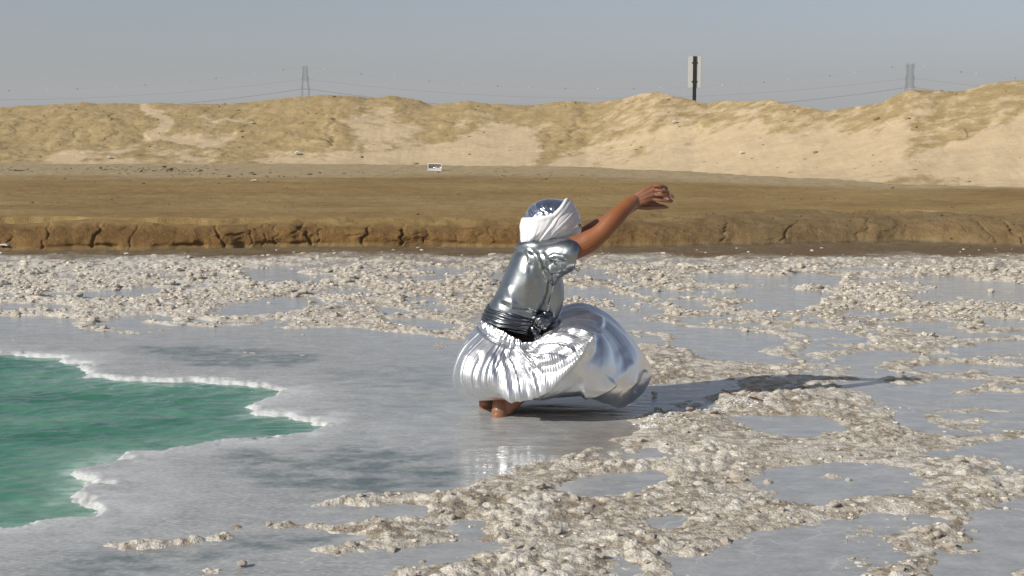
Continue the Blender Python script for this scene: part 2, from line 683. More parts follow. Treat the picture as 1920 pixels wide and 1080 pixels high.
def mat_sand():
    M = Mat('dune_sand')
    n1 = M.noise(.55, 6, .62)
    n2 = M.noise(3.2, 7, .65)
    n3 = M.noise(30, 5, .6)
    crusty = M.ramp(M.math('ADD', M.math('MULTIPLY', n2, .7), M.math('MULTIPLY', n3, .3)),
                    [(.33, (.285, .210, .102)), (.5, (.37, .280, .145)), (.66, (.455, .352, .198))])
    loose = M.ramp(n2, [(.3, (.49, .38, .24)), (.7, (.57, .455, .30))])
    f = M.math('ADD', M.attr('loose'), M.math('MULTIPLY', M.math('SUBTRACT', n2, .5), 1.7))
    c = M.mix(M.ramp(f, [(.30, 0.0), (.68, 1.0)]), crusty, loose)
    # wind ripples on the loose sand, clods on the crust
    w = M.n.new('ShaderNodeTexWave')
    w.inputs['Scale'].default_value = 1.6
    w.inputs['Distortion'].default_value = 5.0
    w.inputs['Detail'].default_value = 2
    M.l.new(M.mapping((1.2, .5, 1.0)), w.inputs['Vector'])
    h = M.math('ADD', M.math('MULTIPLY', w.outputs['Fac'], M.math('MULTIPLY', M.attr('loose'), .05)), M.math('ADD', n2, M.math('MULTIPLY', n3, .3)))
    return M.set(color=c, rough=.95, spec=.15, normal=M.bump(h, .42, .08))


MAT = dict(salt=mat_salt(), lump=mat_lump(), shallow=mat_shallow(), pool=mat_pool(), mud=mat_mud(), sand=mat_sand())

# ---- one sheet of desert to the horizon
gm = Mat('desert_ground')
gn = gm.noise(.05, 6)
gmat = gm.set(color=gm.ramp(gn, [(.3, (.33, .25, .15)), (.7, (.45, .36, .23))]), rough=.95)
V = np.array([(-2800, -900, -.35), (2800, -900, -.35), (2800, 3400, -.35), (-2800, 3400, -.35)])
tag(link('ground', mesh_arrays('ground', V, [[0, 1, 2, 3]]), gmat), kind='structure')


def fan(d0, d1, nr, smax, nc, souter, nouter):
    Dd = np.exp(np.linspace(math.log(d0), math.log(d1), nr))
    s = np.linspace(-smax, smax, nc)
    if nouter:
        e = np.linspace(0, 1, nouter + 1)[1:]
        out = smax + (souter - smax) * e ** 1.5
        s = np.concatenate([-out[::-1], s, out])
    X = s[None, :] * Dd[:, None]
    Y = np.repeat(Dd[:, None], len(s), 1)
    return X, Y, Dd, s


# ---- salt crust: a relief that stands out of the shallow brine
X, Y, Dd, S = fan(3.9, 16.0, 640, .40, 860, .75, 40)
sd = crust_sd(X, Y)
psd = pool_sd(X, Y)
sd = np.minimum(sd, -psd - .25)
px, py = project(X, Y, 0 * X)
f1, f2, rid = worley(X / .052, Y / .052, 3)
dome1 = np.clip(1 - (f1 / .75) ** 2, 0, 1) * (.35 + .9 * rid)
g1, g2, grid_ = worley(X / .030, Y / .030, 13)
dome2 = np.clip(1 - (g1 / .8) ** 2, 0, 1) * (.3 + .9 * grid_)
k1, k2, krid = worley(X / .13, Y / .13, 23)
dome0 = np.clip(1 - (k1 / .8) ** 2, 0, 1) * krid
rise = 1 - np.exp(-np.maximum(sd + .10, 0) / .10)
far = sstep(9.0, 12.0, Y)
edge = np.exp(-((sd - .06) / .05) ** 2)
clump = sstep(.35, .7, fbm(X * 2.5, Y * 2.5, 3, 91))
Z = np.where(sd < 0, np.maximum(-.05, sd * .16 - .006), -.006 * np.exp(-np.maximum(sd, 0) / .05)) + rise * (.001 + .004 * edge + .014 * fbm(X * 6, Y * 6, 3, 7) * (.4 + .6 * clump)
                                                      + .017 * dome1 * (.2 + .9 * clump + .3 * far) + .006 * dome2 * (.4 + .8 * clump) + .016 * (fbm(X * 1.8, Y * 1.8, 3, 97) - .4) + .020 * dome0 * (.2 + 1.0 * far))
mud = sstep(492, 474, py + 10 * (fbm(X * 2, Y * 4, 3, 17) - .5) * 2)
Z = Z * (1 - .7 * mud)
Z = np.where(psd > -.3, -.25, Z)
pale = np.clip(.9 * sstep(.62, .9, rid) * dome1 ** .5 + .5 * sstep(.7, .9, krid) + sstep(900, 200, px) * sstep(640, 590, py) * sstep(478, 500, py) + .25 * sstep(.5, .75, fbm(X * 1.2, Y * 1.2, 3, 55)), 0, 1)
salt_z = (X, Y, Z, Dd, S)
me = mesh_arrays('salt_crust', np.stack([X, Y, Z], -1).reshape(-1, 3), grid_faces(*X.shape), True, dict(mud=mud, pale=pale, stain=sstep(.35, .05, rid) * (1 - .5 * sstep(.35, .7, fbm(X * 3, Y * 3, 3, 98)))))
tag(link('salt_crust', me, MAT['salt']), 'rough beige salt crust standing out of the shallow brine', kind='structure')
SALT_SD, SALT_Z = sd, Z

# ---- shallow brine over pale salt: one sheet with a white lip round the green pool
X, Y, Dd, S2 = fan(3.0, 16.4, 520, .42, 640, 1.2, 40)
psd = pool_sd(X, Y)
px, py = project(X, Y, 0 * X)
nz = fbm(X * 9, Y * 9, 3, 31)
zl = np.where(psd < 0, .006 * np.exp(psd / .05) * (-.4 + 1.8 * nz), .006 * (-.4 + 1.8 * nz) - np.maximum(psd, 0) * .45)
zl = np.where(psd > -.45, zl, 0)
zl = np.maximum(zl, -.12)
lw = .006 + .11 * sstep(.40, .72, fbm(X * 2.0, Y * 2.0, 3, 34))
lip = np.exp(-np.abs(np.minimum(psd + .01, 0)) / lw) * (.45 + .55 * sstep(.3, .6, fbm(X * 22, Y * 22, 3, 38)))
back = sstep(850, 740, py)
frost = .55 * np.exp(-np.abs(np.minimum(psd, 0)) / .16) * sstep(.38, .60, fbm(X * 7, Y * 7, 4, 36, .65))
frost = frost + .48 * np.exp(-np.abs(np.minimum(psd, 0)) / .32) * sstep(.35, .65, fbm(X * 2.6, Y * 4.5, 4, 39, .6))
lip = np.clip(frost + lip * (.15 + .60 * back) * (.35 + 1.1 * sstep(.3, .65, fbm(X * 2.3, Y * 2.3, 3, 35))), 0, 1)


def blob(poly, soft):
    return sstep(-soft, soft, poly_sd(X, Y, G(poly)) + .25 * (fbm(X * 2.4, Y * 2.4, 4, 101) - .5))


deep = np.maximum.reduce([
    .9 * blob([(250, 654), (330, 650), (480, 655), (580, 668), (570, 684), (440, 690), (360, 684)], .12),
    .62 * blob([(400, 870), (430, 840), (560, 828), (700, 830), (820, 850), (880, 885), (860, 912), (700, 922), (500, 918)], .12),
    .55 * blob([(150, 1050), (300, 1030), (420, 1012), (620, 1006), (600, 1022), (420, 1046), (240, 1075), (100, 1085)], .06),
    .35 * blob([(600, 700), (760, 680), (850, 700), (840, 790), (700, 770)], .3)])
deep = np.clip(deep * (.15 + 1.5 * sstep(.3, .7, fbm(X * 7, Y * 15, 5, 131, .7))), 0, 1)
shelf = np.clip(sstep(880, 560, px) * sstep(600, 640, py) + .10 * sstep(620, 900, py), 0, 1)
shelf *= 1 - .5 * deep
silt = np.clip(blob([(1090, 805), (1220, 785), (1240, 820), (1130, 850), (1060, 850)], .15) * .5
               + .6 * sstep(560, 480, py) * sstep(.45, .7, fbm(X * 1.3, Y * 1.8, 3, 77)), 0, 1)
me = mesh_arrays('shallow_water', np.stack([X, Y, zl], -1).reshape(-1, 3), grid_faces(*X.shape), True,
                 dict(lip=lip, deep=deep, shelf=shelf, silt=silt))
tag(link('shallow_water', me, MAT['shallow']), 'thin grey sheet of brine over smooth salt', kind='structure')

# ---- the green pool with its wind waves
nx, ny = 420, 460
xs = np.linspace(-6.5, -.55, nx)
ys = np.linspace(4.0, 11.5, ny)
X, Y = np.meshgrid(xs, ys)
wx = X + .25 * fbm(X * 1.5, Y * 1.5, 2, 5)
wave = (.0022 * np.sin((Y * 1.0 + .35 * X) * 2 * math.pi / .19 + 14 * fbm(wx * 1.6, Y * 2.2, 3, 8))
        + .0014 * np.sin((Y * .9 - .5 * X) * 2 * math.pi / .11 + 14 * fbm(X * 2.3 + 9, Y * 3, 3, 12))
        + .016 * (fbm(X * 4.0, Y * 8.0, 4, 19) - .5) + .009 * (fbm(X * 11, Y * 19, 3, 29) - .5))
psd = pool_sd(X, Y)
tong = poly_sd(X, Y, G([(120, 880), (230, 845), (300, 850), (260, 900), (250, 950), (180, 955), (130, 930)]))
shoal = np.clip(sstep(-.10, .16, tong + .22 * (fbm(X * 5, Y * 5, 4, 49) - .5)) * .85 + np.exp(-np.maximum(psd, 0) / .09) * .75 + sstep(.55, .72, fbm(X * 3, Y * 3, 4, 47)) * np.exp(-np.maximum(psd, 0) / .16), 0, 1)
me = mesh_arrays('pool_water', np.stack([X, Y, -.016 + wave * .8 * sstep(-.02, .25, psd) + wave * .2], -1).reshape(-1, 3), grid_faces(ny, nx), True, dict(shoal=shoal))
tag(link('pool_water', me, MAT['pool']), 'rippled green brine pool edged with white salt', kind='structure')

# ---- mud terrace with its cracked cut bank
ZT = .28
lens_x = np.array([-900, 0, 300, 560, 800, 1000, 1300, 1500, 1700, 1920, 2800], float)
foot_y = np.array([470, 470, 469, 463, 463, 465, 461, 457, 453, 461, 461], float)
lip_y = np.array([414, 414, 417, 418, 418, 414, 405, 401, 400, 412, 412], float)
S = np.concatenate([np.linspace(-1.0, -.41, 60)[:-1], np.linspace(-.41, .41, 1300), np.linspace(.41, 1.0, 60)[1:]])
PXS = 960 + FPX * S * 1.0
DF = np.array([ground(960, np.interp(p, lens_x, foot_y), .015).y for p in PXS])
DL = np.array([ground(960, np.interp(p, lens_x, lip_y), ZT).y for p in PXS])
DF = DF + .10 * (fbm(S * 60, 0 * S, 3, 3) - .5)
DL = np.maximum(DL, DF + .2) + .55 + .5 * (fbm(S * 22, 0 * S + 4, 3, 8) - .5)
n0, n1, n2 = 26, 70, 190
t0 = np.linspace(0, 1, n0)[:-1]
t1 = np.linspace(0, 1, n1)
t2 = np.linspace(0, 1, n2)[1:] ** 1.25
SX = np.repeat(S[None, :], n0 - 1 + n1 + n2 - 1, 0)
YB = np.concatenate([(14.2 + (DF - 14.2) * t0[:, None]), DF + (DL - DF) * t1[:, None] ** 1.5, DL + (37 - DL) * t2[:, None]], 0)
beach = np.repeat((-.02 + .035 * t0)[:, None], len(S), 1)
steep = np.repeat((.015 + (ZT - .015) * (1 - (1 - t1) ** 2.3))[:, None], len(S), 1)
flat = np.repeat((ZT + 0 * t2)[:, None], len(S), 1)
ZB = np.concatenate([beach, steep, flat], 0)
tc = np.concatenate([0 * t0, t1, 1 + 0 * t2])[:, None] * np.ones_like(SX)   # 0 foot .. 1 lip
oncliff = np.concatenate([0 * t0, 1 + 0 * t1, 0 * t2])[:, None] * np.ones_like(SX)
XB = SX * YB
body = np.sin(np.pi * np.clip(tc, 0, 1)) * oncliff
gentle = sstep(1000, 1500, PXS)[None, :]
# pillowy, eroded face
YB = YB - body * (.42 * (fbm(XB * 1.1, ZB * 3, 4, 41) - .45) + .16 * (fbm(XB * 5, ZB * 10, 5, 42, .6) - .5))
ZB = ZB - oncliff * .07 * sstep(.2, .9, tc) * sstep(.42, .75, fbm(XB * .9, YB * 1.1, 4, 43)) + oncliff * .02 * (fbm(XB * 6, YB * 6, 3, 45) - .5) * sstep(.1, .4, tc)
CR = [(25, .04, .03, 25), (85, .035, .10, 20), (182, .05, .15, 16), (256, .03, .06, 40), (405, .045, .13, -22), (488, .03, .05, -20),
      (470, .03, .05, 10), (568, .06, .17, -14), (598, .03, .05, 10), (521, .04, .06, 12), (688, .045, .13, 14), (754, .05, .15, 4), (805, .03, .05, 18),
      (850, .03, .03, -30), (925, .035, .04, 10), (1360, .06, .05, 22), (1495, .05, .05, 60), (1630, .05, .04, 40),
      (1790, .04, .03, -60), (1840, .05, .05, -66), (1895, .06, .09, -50)]
for cx, w, dep, slant in CR:
    xc = (cx - 960 + slant * (tc - .5) + 26 * (fbm(tc * 7, 0 * tc + cx, 3, int(cx)) - .5)) / FPX
    dx = (SX - xc) * 15.5
    prof = np.exp(-(dx / w) ** 2 * 9.0) * (.25 + .75 * np.exp(-((tc - .35) / .45) ** 2)) * oncliff * sstep(0, .08, tc) * sstep(.85, .35, tc)
    YB = YB + .36 * dep * prof * (.5 + fbm(tc * 9, 0 * tc + cx * .37, 2, 99))
    ZB = ZB - .03 * prof * dep / .15
# the undercut dark line at the foot
under = np.exp(-((tc - .06) / .05) ** 2) * oncliff * (np.interp(PXS, [0, 60, 120, 560, 590, 1900], [0, 0, 1, 1, .25, .25])[None, :]) * sstep(.35, .6, fbm(SX * 50, 0 * SX, 2, 66))
YB = YB + .055 * under
onflat = np.concatenate([0 * t0, 0 * t1, 1 + 0 * t2])[:, None] * np.ones_like(SX)
ZB = ZB + onflat * .045 * (fbm(XB * .9, YB * 1.4, 4, 51) - .5) * sstep(0, .6, YB - DL[None, :]) + onflat * .02 * (fbm(XB * 5, YB * 6, 3, 52) - .5)
pxB, pyB = project(XB, YB, ZB)
toe_x = np.array([-1500, 0, 400, 800, 1100, 1300, 1500, 1700, 1920, 3000], float)
toe_y = np.array([306, 306, 306, 308, 313, 322, 334, 343, 350, 352], float)
TOE = np.array([ground(960, np.interp(p, toe_x, toe_y), ZT).y for p in PXS])
dryline = np.interp(PXS, [0, 500, 900, 1200, 1500, 1920], [331, 333, 330, 336, 352, 352])[None, :]
dry = sstep(6, -6, pyB - dryline + 14 * (fbm(XB * .5, YB * 1.2, 4, 53) - .5)) * onflat
dry = np.clip(dry + .22 * onflat * sstep(.55, .7, fbm(XB * .35, YB * 1.8, 4, 54)), 0, 1)
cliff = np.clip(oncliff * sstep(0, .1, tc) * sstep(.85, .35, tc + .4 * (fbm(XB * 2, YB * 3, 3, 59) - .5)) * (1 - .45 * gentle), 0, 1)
wet = np.clip((1 - sstep(0, .05, tc)) * np.concatenate([1 + 0 * t0, 1 + 0 * t1, 0 * t2])[:, None], 0, 1) * .8 + .45 * gentle * oncliff
ZB = ZB + (1 - onflat) * .02 * (fbm(XB * 7, YB * 7, 3, 58) - .5)
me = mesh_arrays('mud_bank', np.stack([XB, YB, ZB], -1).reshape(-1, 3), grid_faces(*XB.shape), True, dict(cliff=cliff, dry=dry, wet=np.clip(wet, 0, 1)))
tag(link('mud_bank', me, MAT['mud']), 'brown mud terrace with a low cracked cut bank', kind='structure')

# ---- sand berm
RX = np.array([-900, -400, 0, 100, 160, 270, 300, 400, 470, 530, 600, 650, 690, 740, 780, 810, 850, 880, 920, 1000, 1040, 1070, 1110, 1150, 1190, 1230,
               1260, 1300, 1325, 1360, 1400, 1440, 1480, 1540, 1570, 1610, 1650, 1680, 1700, 1740, 1790, 1830, 1870, 1920, 2300, 2900], float)
RY = np.array([190, 205, 201, 196, 193, 194, 193, 196, 193, 184, 178, 179, 183, 180, 187, 196, 192, 188, 196, 196, 192, 188, 193, 189, 178, 172,
               180, 187, 195, 188, 189, 188, 196, 207, 203, 199, 190, 175, 168, 170, 172, 160, 153, 149, 150, 175], float)
S = np.concatenate([np.linspace(-.9, -.42, 50)[:-1], np.linspace(-.42, .42, 1100), np.linspace(.42, .9, 50)[1:]])
PXS = 960 + FPX * S
TOE = np.array([ground(960, np.interp(p, toe_x, toe_y), ZT).y for p in PXS])
# the foot wanders gently
TOE = TOE + .6 * (fbm(S * 14, 0 * S, 3, 2) - .5)
RID = TOE + 4.2 + .8 * (fbm(S * 9, 0 * S + 3, 2, 4) - .5)
rp = np.interp(PXS, RX, RY)
ZR = np.array([at(960, y, d).z for y, d in zip(rp, RID)])
nf, nb = 210, 40
tf = np.linspace(0, 1, nf)
tb = np.linspace(0, 1, nb)[1:]
YD = np.concatenate([TOE - .5 + (RID - TOE + .5) * tf[:, None], RID + 6.0 * tb[:, None]], 0)
SX = np.repeat(S[None, :], nf + nb - 1, 0)
XD = SX * YD
tt = np.concatenate([tf, 1 + 0 * tb])[:, None] * np.ones_like(SX)
shape = .30 * tt ** 2.2 + .70 * sstep(-.25, 1.12, tt) - .70 * sstep(-.25, 1.12, 0 * tt)
shape = shape / shape[nf - 1].max()
kern = np.exp(-np.linspace(-2.2, 2.2, 121) ** 2)
kern /= kern.sum()
ZS = np.convolve(np.pad(ZR, 60, mode='edge'), kern, 'valid')
ZM = ZS[None, :] + (ZR - ZS)[None, :] * tt ** 5
ZD = ZT - .04 + (ZM - ZT + .04) * shape
back = np.concatenate([0 * tf, tb])[:, None] * np.ones_like(SX)
ZD = ZD - back * (ZR - .1)[None, :] - .25 * back * (1 - back)
# loose slides against crusted faces
pxD, pyD = project(XD, YD, ZD)
wpx = pxD + 130 * (fbm(XD * .45, YD * .5 + ZD * .4, 4, 64, .6) - .5)
wpy = pyD + 70 * (fbm(XD * .6 + 7, YD * .6 + ZD * .5, 4, 65, .6) - .5)


def im(poly, soft):
    return sstep(-soft * 1.6, soft * 1.6, poly_sd(wpx, wpy, poly))


w1 = 30 * (fbm(XD * .8, YD * 1.6 + ZD * 2, 4, 61) - .5)
loose = np.maximum.reduce([
    im([(-900, 318), (0, 311), (230, 298), (380, 285), (480, 302), (640, 292), (800, 285), (950, 300), (1150, 285), (1300, 270), (1250, 340), (0, 335)], 14),
    im([(870, 235), (900, 222), (940, 215), (1000, 225), (990, 290), (930, 310), (800, 312), (840, 270)], 16),
    im([(640, 230), (690, 205), (760, 215), (800, 245), (780, 280), (680, 300), (630, 280)], 14) * .75,
    im([(300, 195), (312, 195), (330, 250), (440, 230), (430, 270), (300, 265), (280, 230)], 10) * .85,
    im([(1150, 300), (1240, 262), (1330, 240), (1420, 225), (1480, 260), (1620, 225), (1680, 222), (1700, 250), (1660, 285), (1700, 305), (1790, 265), (1930, 200), (2800, 220), (2800, 370), (1500, 350), (1200, 330)], 18),
    im([(1160, 200), (1250, 190), (1420, 195), (1540, 208), (1500, 240), (1300, 245), (1130, 270)], 20) * .55, .36 * sstep(1000, 1250, pxD)])
strk = fbm(XD * 2.2 - 1.1 * (YD + ZD), (YD + ZD) * .35, 4, 67, .6) - .5
loose = np.clip(loose + w1 / 150 + .6 * strk * sstep(900, 1200, pxD), 0, 1)
crust = 1 - loose
face = np.sin(np.pi * np.clip(tt * .96 + .02, 0, 1)) ** .6 * (back == 0)
gx = XD * 1.0 + .6 * ZD
cl1, cl2, crid = worley(XD * 2.4 + .8 * fbm(XD * 2, YD * 2, 2, 6), YD * 2.4 + ZD * 1.2, 31)
rel = (.20 * (fbm(XD * .55, YD * .8, 4, 71) - .5) + crust * (.14 * (fbm(XD * 1.3, YD * 1.5 + ZD, 6, 72, .6) - .5)
       + .05 * np.clip(1 - (cl1 / .7) ** 2, 0, 1) * sstep(.5, .8, crid)) + .03 * (fbm(XD * 7, YD * 7, 3, 73) - .5) * (.2 + crust))
rel += -.045 * crust * np.exp(-((pxD - 625 + .25 * (pyD - 240) + 40 * (fbm(YD * 2, ZD * 3, 3, 81) - .5)) / 6) ** 2) * sstep(190, 215, pyD)
rel += -.04 * np.exp(-((pxD - 1105 + .55 * (pyD - 195) + 40 * (fbm(YD * 2, ZD * 3, 3, 82) - .5)) / 6) ** 2) * sstep(300, 260, pyD)
ridge_keep = sstep(1.0, .90, tt)
ZD = ZD + rel * face * (.25 + .75 * ridge_keep) * .9
crest = np.exp(-((tt - 1) / .05) ** 2)
ZD = ZD + crest * .05 * (fbm(XD * 3, 0 * XD, 3, 75) - .5) * np.exp(-(back / .1) ** 2) + crest * .02 * (fbm(XD * 11, YD, 2, 76) - .5)
me = mesh_arrays('sand_dune', np.stack([XD, YD, ZD], -1).reshape(-1, 3), grid_faces(*XD.shape), True, dict(loose=loose))
tag(link('sand_dune', me, MAT['sand']), 'long golden sand berm closing off the flat', kind='structure')
DUNE = (pxD, pyD, XD, YD, ZD)

# ================================================================== LOOSE SALT
def ico(sub):
    bm = bmesh.new()
    bmesh.ops.create_icosphere(bm, subdivisions=sub, radius=1.0)
    v = np.array([x.co[:] for x in bm.verts])
    f = np.array([[q.index for q in p.verts] for p in bm.faces])
    bm.free()
    return v, f


I1, F1 = ico(1)
I2, F2 = ico(2)


def lumpy(v, seed, amp=.45):
    r = np.random.default_rng(seed)
    out = np.ones(len(v))
    for k in range(11):                     # cauliflower-like knobs
        d = r.normal(size=3)
        d /= np.linalg.norm(d)
        out += amp * r.uniform(.2, 1) * np.exp((v @ d - 1) * r.uniform(6, 20))
    out += r.uniform(-.20, .20, len(v))
    w = v * out[:, None] * .8
    w[:, 2] *= .8
    return w


VAR2 = [lumpy(I2, s) for s in range(8)]
VAR1 = [lumpy(I1, 40 + s) for s in range(8)]
Xs, Ys, Zs, Dd, Ss = salt_z


def salt_at(x, y):
    i = np.clip(np.searchsorted(Dd, y), 1, len(Dd) - 1)
    i = np.where(np.abs(Dd[i] - y) < np.abs(Dd[i - 1] - y), i, i - 1)
    s = x / y
    j = np.clip(np.searchsorted(Ss, s), 1, len(Ss) - 1)
    return SALT_SD[i, j], np.maximum(SALT_Z[i, j], -.005)


def scatter(n, d0, d1, power=1.0):
    d = np.exp(RNG.uniform(math.log(d0), math.log(d1), n))
    s = RNG.uniform(-.41, .41, n)
    return s * d, d


# candidates
X0, Y0 = scatter(90000, 4.2, 15.6)
sdv, zv = salt_at(X0, Y0)
pxv, pyv = project(X0, Y0, zv)
farv = sstep(8.5, 11.5, Y0)
keep_p = np.where(sdv > .0, .035 + .46 * farv + .06 * np.exp(-((sdv - .03) / .03) ** 2), np.where(sdv > -.07, .03 + .12 * farv, .0))
keep_p = keep_p * (1 - .97 * sstep(506, 486, pyv))
keep = RNG.uniform(0, 1, len(X0)) < keep_p
X0, Y0, zv, sdv, pxv, pyv, farv = [a[keep] for a in (X0, Y0, zv, sdv, pxv, pyv, farv)]
size = np.exp(RNG.normal(math.log(.0075), .42, len(X0))) * (1 + .95 * farv)
size = np.clip(size, .005, .042)
app = size / Y0
order = np.argsort(-app)
NBIG = 240
# keep individuals apart from each other
big = []
for i in order:
    if len(big) >= NBIG:
        break
    if size[i] > .012 and 0 < pxv[i] < 1920 and 500 < pyv[i] < 1080:
        big.append(i)
bigset = set(big)
small = np.array([i for i in range(len(X0)) if i not in bigset])


def merge_lumps(idx, variants, faces, fl=.75):
    nv, nf_ = len(variants[0]), len(faces)
    V = np.empty((len(idx), nv, 3), np.float32)
    a = RNG.uniform(0, 2 * math.pi, len(idx))
    var = RNG.integers(0, len(variants), len(idx))
    sq = RNG.uniform(.55, 1.0, len(idx)) * fl
    st = RNG.uniform(.75, 1.35, len(idx))
    allv = np.stack(variants)[var]
    c, s = np.cos(a)[:, None], np.sin(a)[:, None]
    r = size[idx][:, None]
    vx, vy = allv[:, :, 0] * st[:, None], allv[:, :, 1] / st[:, None]
    V[:, :, 0] = X0[idx][:, None] + (vx * c - vy * s) * r
    V[:, :, 1] = Y0[idx][:, None] + (vx * s + vy * c) * r
    V[:, :, 2] = zv[idx][:, None] + (allv[:, :, 2] * sq[:, None] + .12) * r
    F = faces[None] + (np.arange(len(idx)) * nv)[:, None, None]
    return V.reshape(-1, 3), F.reshape(-1, 3)


small = small[np.argsort(-app[small])]
near_l, rest_l = small[:2600], small[2600:16000]
V, F = merge_lumps(near_l, VAR2, F2)
V2, Fb = merge_lumps(rest_l, VAR1, F1)
me = mesh_arrays('salt_rubble', np.concatenate([V, V2]), np.concatenate([F, Fb + len(V)]), False)
tag(link('salt_rubble', me, MAT['lump']), 'small white and beige salt rubble strewn over the crust', 'salt', kind='stuff')

lump_me = []
for k, v in enumerate(VAR2):
    m = mesh_arrays('salt_lump', v, F2, False)
    m.materials.append(MAT['lump'])
    lump_me.append(m)
ZONES = [
    (lambda x, y: y < 610 and x < 480, 'pale salt lump in the crowded white crust left behind the pool', 'salt lumps behind the pool'),
    (lambda x, y: y < 640 and x < 940, 'pale salt lump in the far crust between the pool and the person', 'salt lumps left of the person'),
    (lambda x, y: y < 660 and x < 1400, 'pale salt lump in the crust behind the person, below the raised arm', 'salt lumps behind the person'),
    (lambda x, y: y < 760 and x >= 1100, 'pale salt lump in the streaky crust far right of the person', 'salt lumps at the far right'),
    (lambda x, y: x >= 1050, 'pale salt lump on the foreground crust right of the feet', 'salt lumps on the right foreground crust'),
    (lambda x, y: True, 'pale salt lump on the foreground crust below the feet or left of them', 'salt lumps on the left foreground crust')]
for i in big:
    for test, lab, grp in ZONES:
        if test(pxv[i], pyv[i]):
            break
    o = link('salt_lump', lump_me[int(i) % 8])
    r = float(size[i])
    o.location = (float(X0[i]), float(Y0[i]), float(zv[i]) + .3 * r)
    o.rotation_euler = (random.uniform(-.4, .4), random.uniform(-.4, .4), random.uniform(0, 6.28))
    o.scale = (r * random.uniform(.85, 1.3), r * random.uniform(.85, 1.2), r * random.uniform(.6, .95))
    tag(o, lab, 'salt lump', grp)
# a few one can point at
for px_, py_, r, lab in [
        (1230, 547, .038, 'largest salt lump standing alone below the raised hand'),
        (1692, 712, .030, 'rounded salt lump at the very tip of the long shadow'),
        (1226, 742, .018, 'small salt lump in the shaded water beside the hem'),
        (660, 1027, .022, 'beige salt lump at the left end of the foreground ridge'),
        (455, 1063, .018, 'lone beige salt lump in the water at the bottom left'),
        (1800, 868, .028, 'pale salt lump on the crust edge at the right'),
        (1858, 548, .030, 'pale salt lump near the right edge under the mud bank'),
        (1100, 520, .026, 'pale salt lump just right of the silver back'),
        (215, 560, .032, 'white salt lump high in the crust at the left')]:
    g = ground(px_, py_)
    o = link('salt_lump', lump_me[(px_ + py_) % 8])
    o.location = (g.x, g.y, .012)
    o.rotation_euler = (.2, .1, px_)
    o.scale = (r, r * .9, r * .8)
    tag(o, lab, 'salt lump')

# fresh crystals, whiter than the crust, kicked up beside the person
Xk, Yk = [], []
cl = [(1310, 770, 60, 8), (1400, 760, 40, 8), (1205, 800, 26, 6), (1340, 764, 90, 10), (1250, 790, 40, 7)]
X0, Y0, size = [], [], []
for cx, cy, rx, ry in cl:
    for _ in range(70):
        g = ground(cx + random.gauss(0, rx * .5), cy + random.gauss(0, ry * .5))
        X0.append(g.x), Y0.append(g.y), size.append(random.uniform(.003, .009))
X0, Y0, size = np.array(X0), np.array(Y0), np.array(size)
zv = salt_at(X0, Y0)[1]
V, F = merge_lumps(np.arange(len(X0)), VAR1, F1, 1.0)
wm = Mat('fresh_salt')
wmat = wm.set(color=wm.mix(wm.noise(60, 3), (.62, .63, .64), (.80, .81, .82)), rough=.35, spec=.5)
tag(link('salt_crystals', mesh_arrays('salt_crystals', V, F, False), wmat), 'heap of fresh white salt crystals beside the shadow', 'salt', kind='stuff')

# ---- driftwood chips on the crust
wood = simple('dark_wood', (.10, .045, .03), .8, var=.4, scale=60)
for px_, py_, ln, rz, lab in [
        (1413, 746, .08, .2, 'dark brown wood chip lying nearest the shadow'), (1422, 757, .10, -.15, 'longest dark brown wood chip below the shadow'),
        (1365, 744, .07, -.3, 'brown wood chip left of the two larger chips'), (1292, 778, .06, .3, 'small brown wood chip left of the white crystals'),
        (1336, 779, .06, -.4, 'small brown wood chip below the white crystals'),
        (1575, 600, .07, .1, 'dark chip alone on the far crust at the right')]:
    g = ground(px_, py_)
    bm = bmesh.new()
    rr = np.random.default_rng(px_)
    rings = []
    for k in range(7):
        t = k / 6
        w = .010 * math.sin(math.pi * (t * .86 + .07)) ** .5
        rings.append([Vector((ln * (t - .5), math.cos(a) * w * 1.1 + .006 * math.sin(t * 5), math.sin(a) * w * .55 + .008 * math.sin(t * 4 + px_))) * (1 + rr.uniform(-.1, .1)) for a in np.linspace(0, 2 * math.pi, 9)[:-1]])
    loft(bm, rings)
    o = bm_link('wood_chip', bm, wood, smooth=True)
    z = float(salt_at(np.array([g.x]), np.array([g.y]))[1][0])
    o.location = (g.x, g.y, max(z, 0) + .006)
    o.rotation_euler = (.1, .05, rz)
    tag(o, lab, 'wood chip', 'brown chips on the salt')

# ---- clods and litter on the dry strip at the berm's foot
clod_m = simple('dark_clod', (.15, .11, .065), .9, var=.4, scale=9)
X0, Y0, size = [], [], []
for _ in range(700):
    if random.random() < .45:
        p_, q_ = random.uniform(-80, 420), random.gauss(319, 4)
    elif random.random() < .5:
        p_, q_ = random.uniform(100, 1100), random.gauss(328, 5)
    else:
        p_, q_ = random.uniform(0, 1950), random.uniform(325, 405)
    if p_ > 1150:
        q_ += 18
    g = ground(p_, q_, ZT)
    X0.append(g.x), Y0.append(g.y), size.append(min(.09, abs(random.gauss(.008, .018)) + .006))
X0, Y0, size = np.array(X0), np.array(Y0), np.array(size)
size = np.where(Y0 < 22, np.minimum(size, .022), size)
zv = np.full(len(X0), ZT - .005)
V, F = merge_lumps(np.arange(len(X0)), VAR1, F1, .6)
tag(link('mud_clods', mesh_arrays('mud_clods', V, F, True), clod_m), 'small dark clods scattered over the mud terrace', 'clods', kind='stuff')

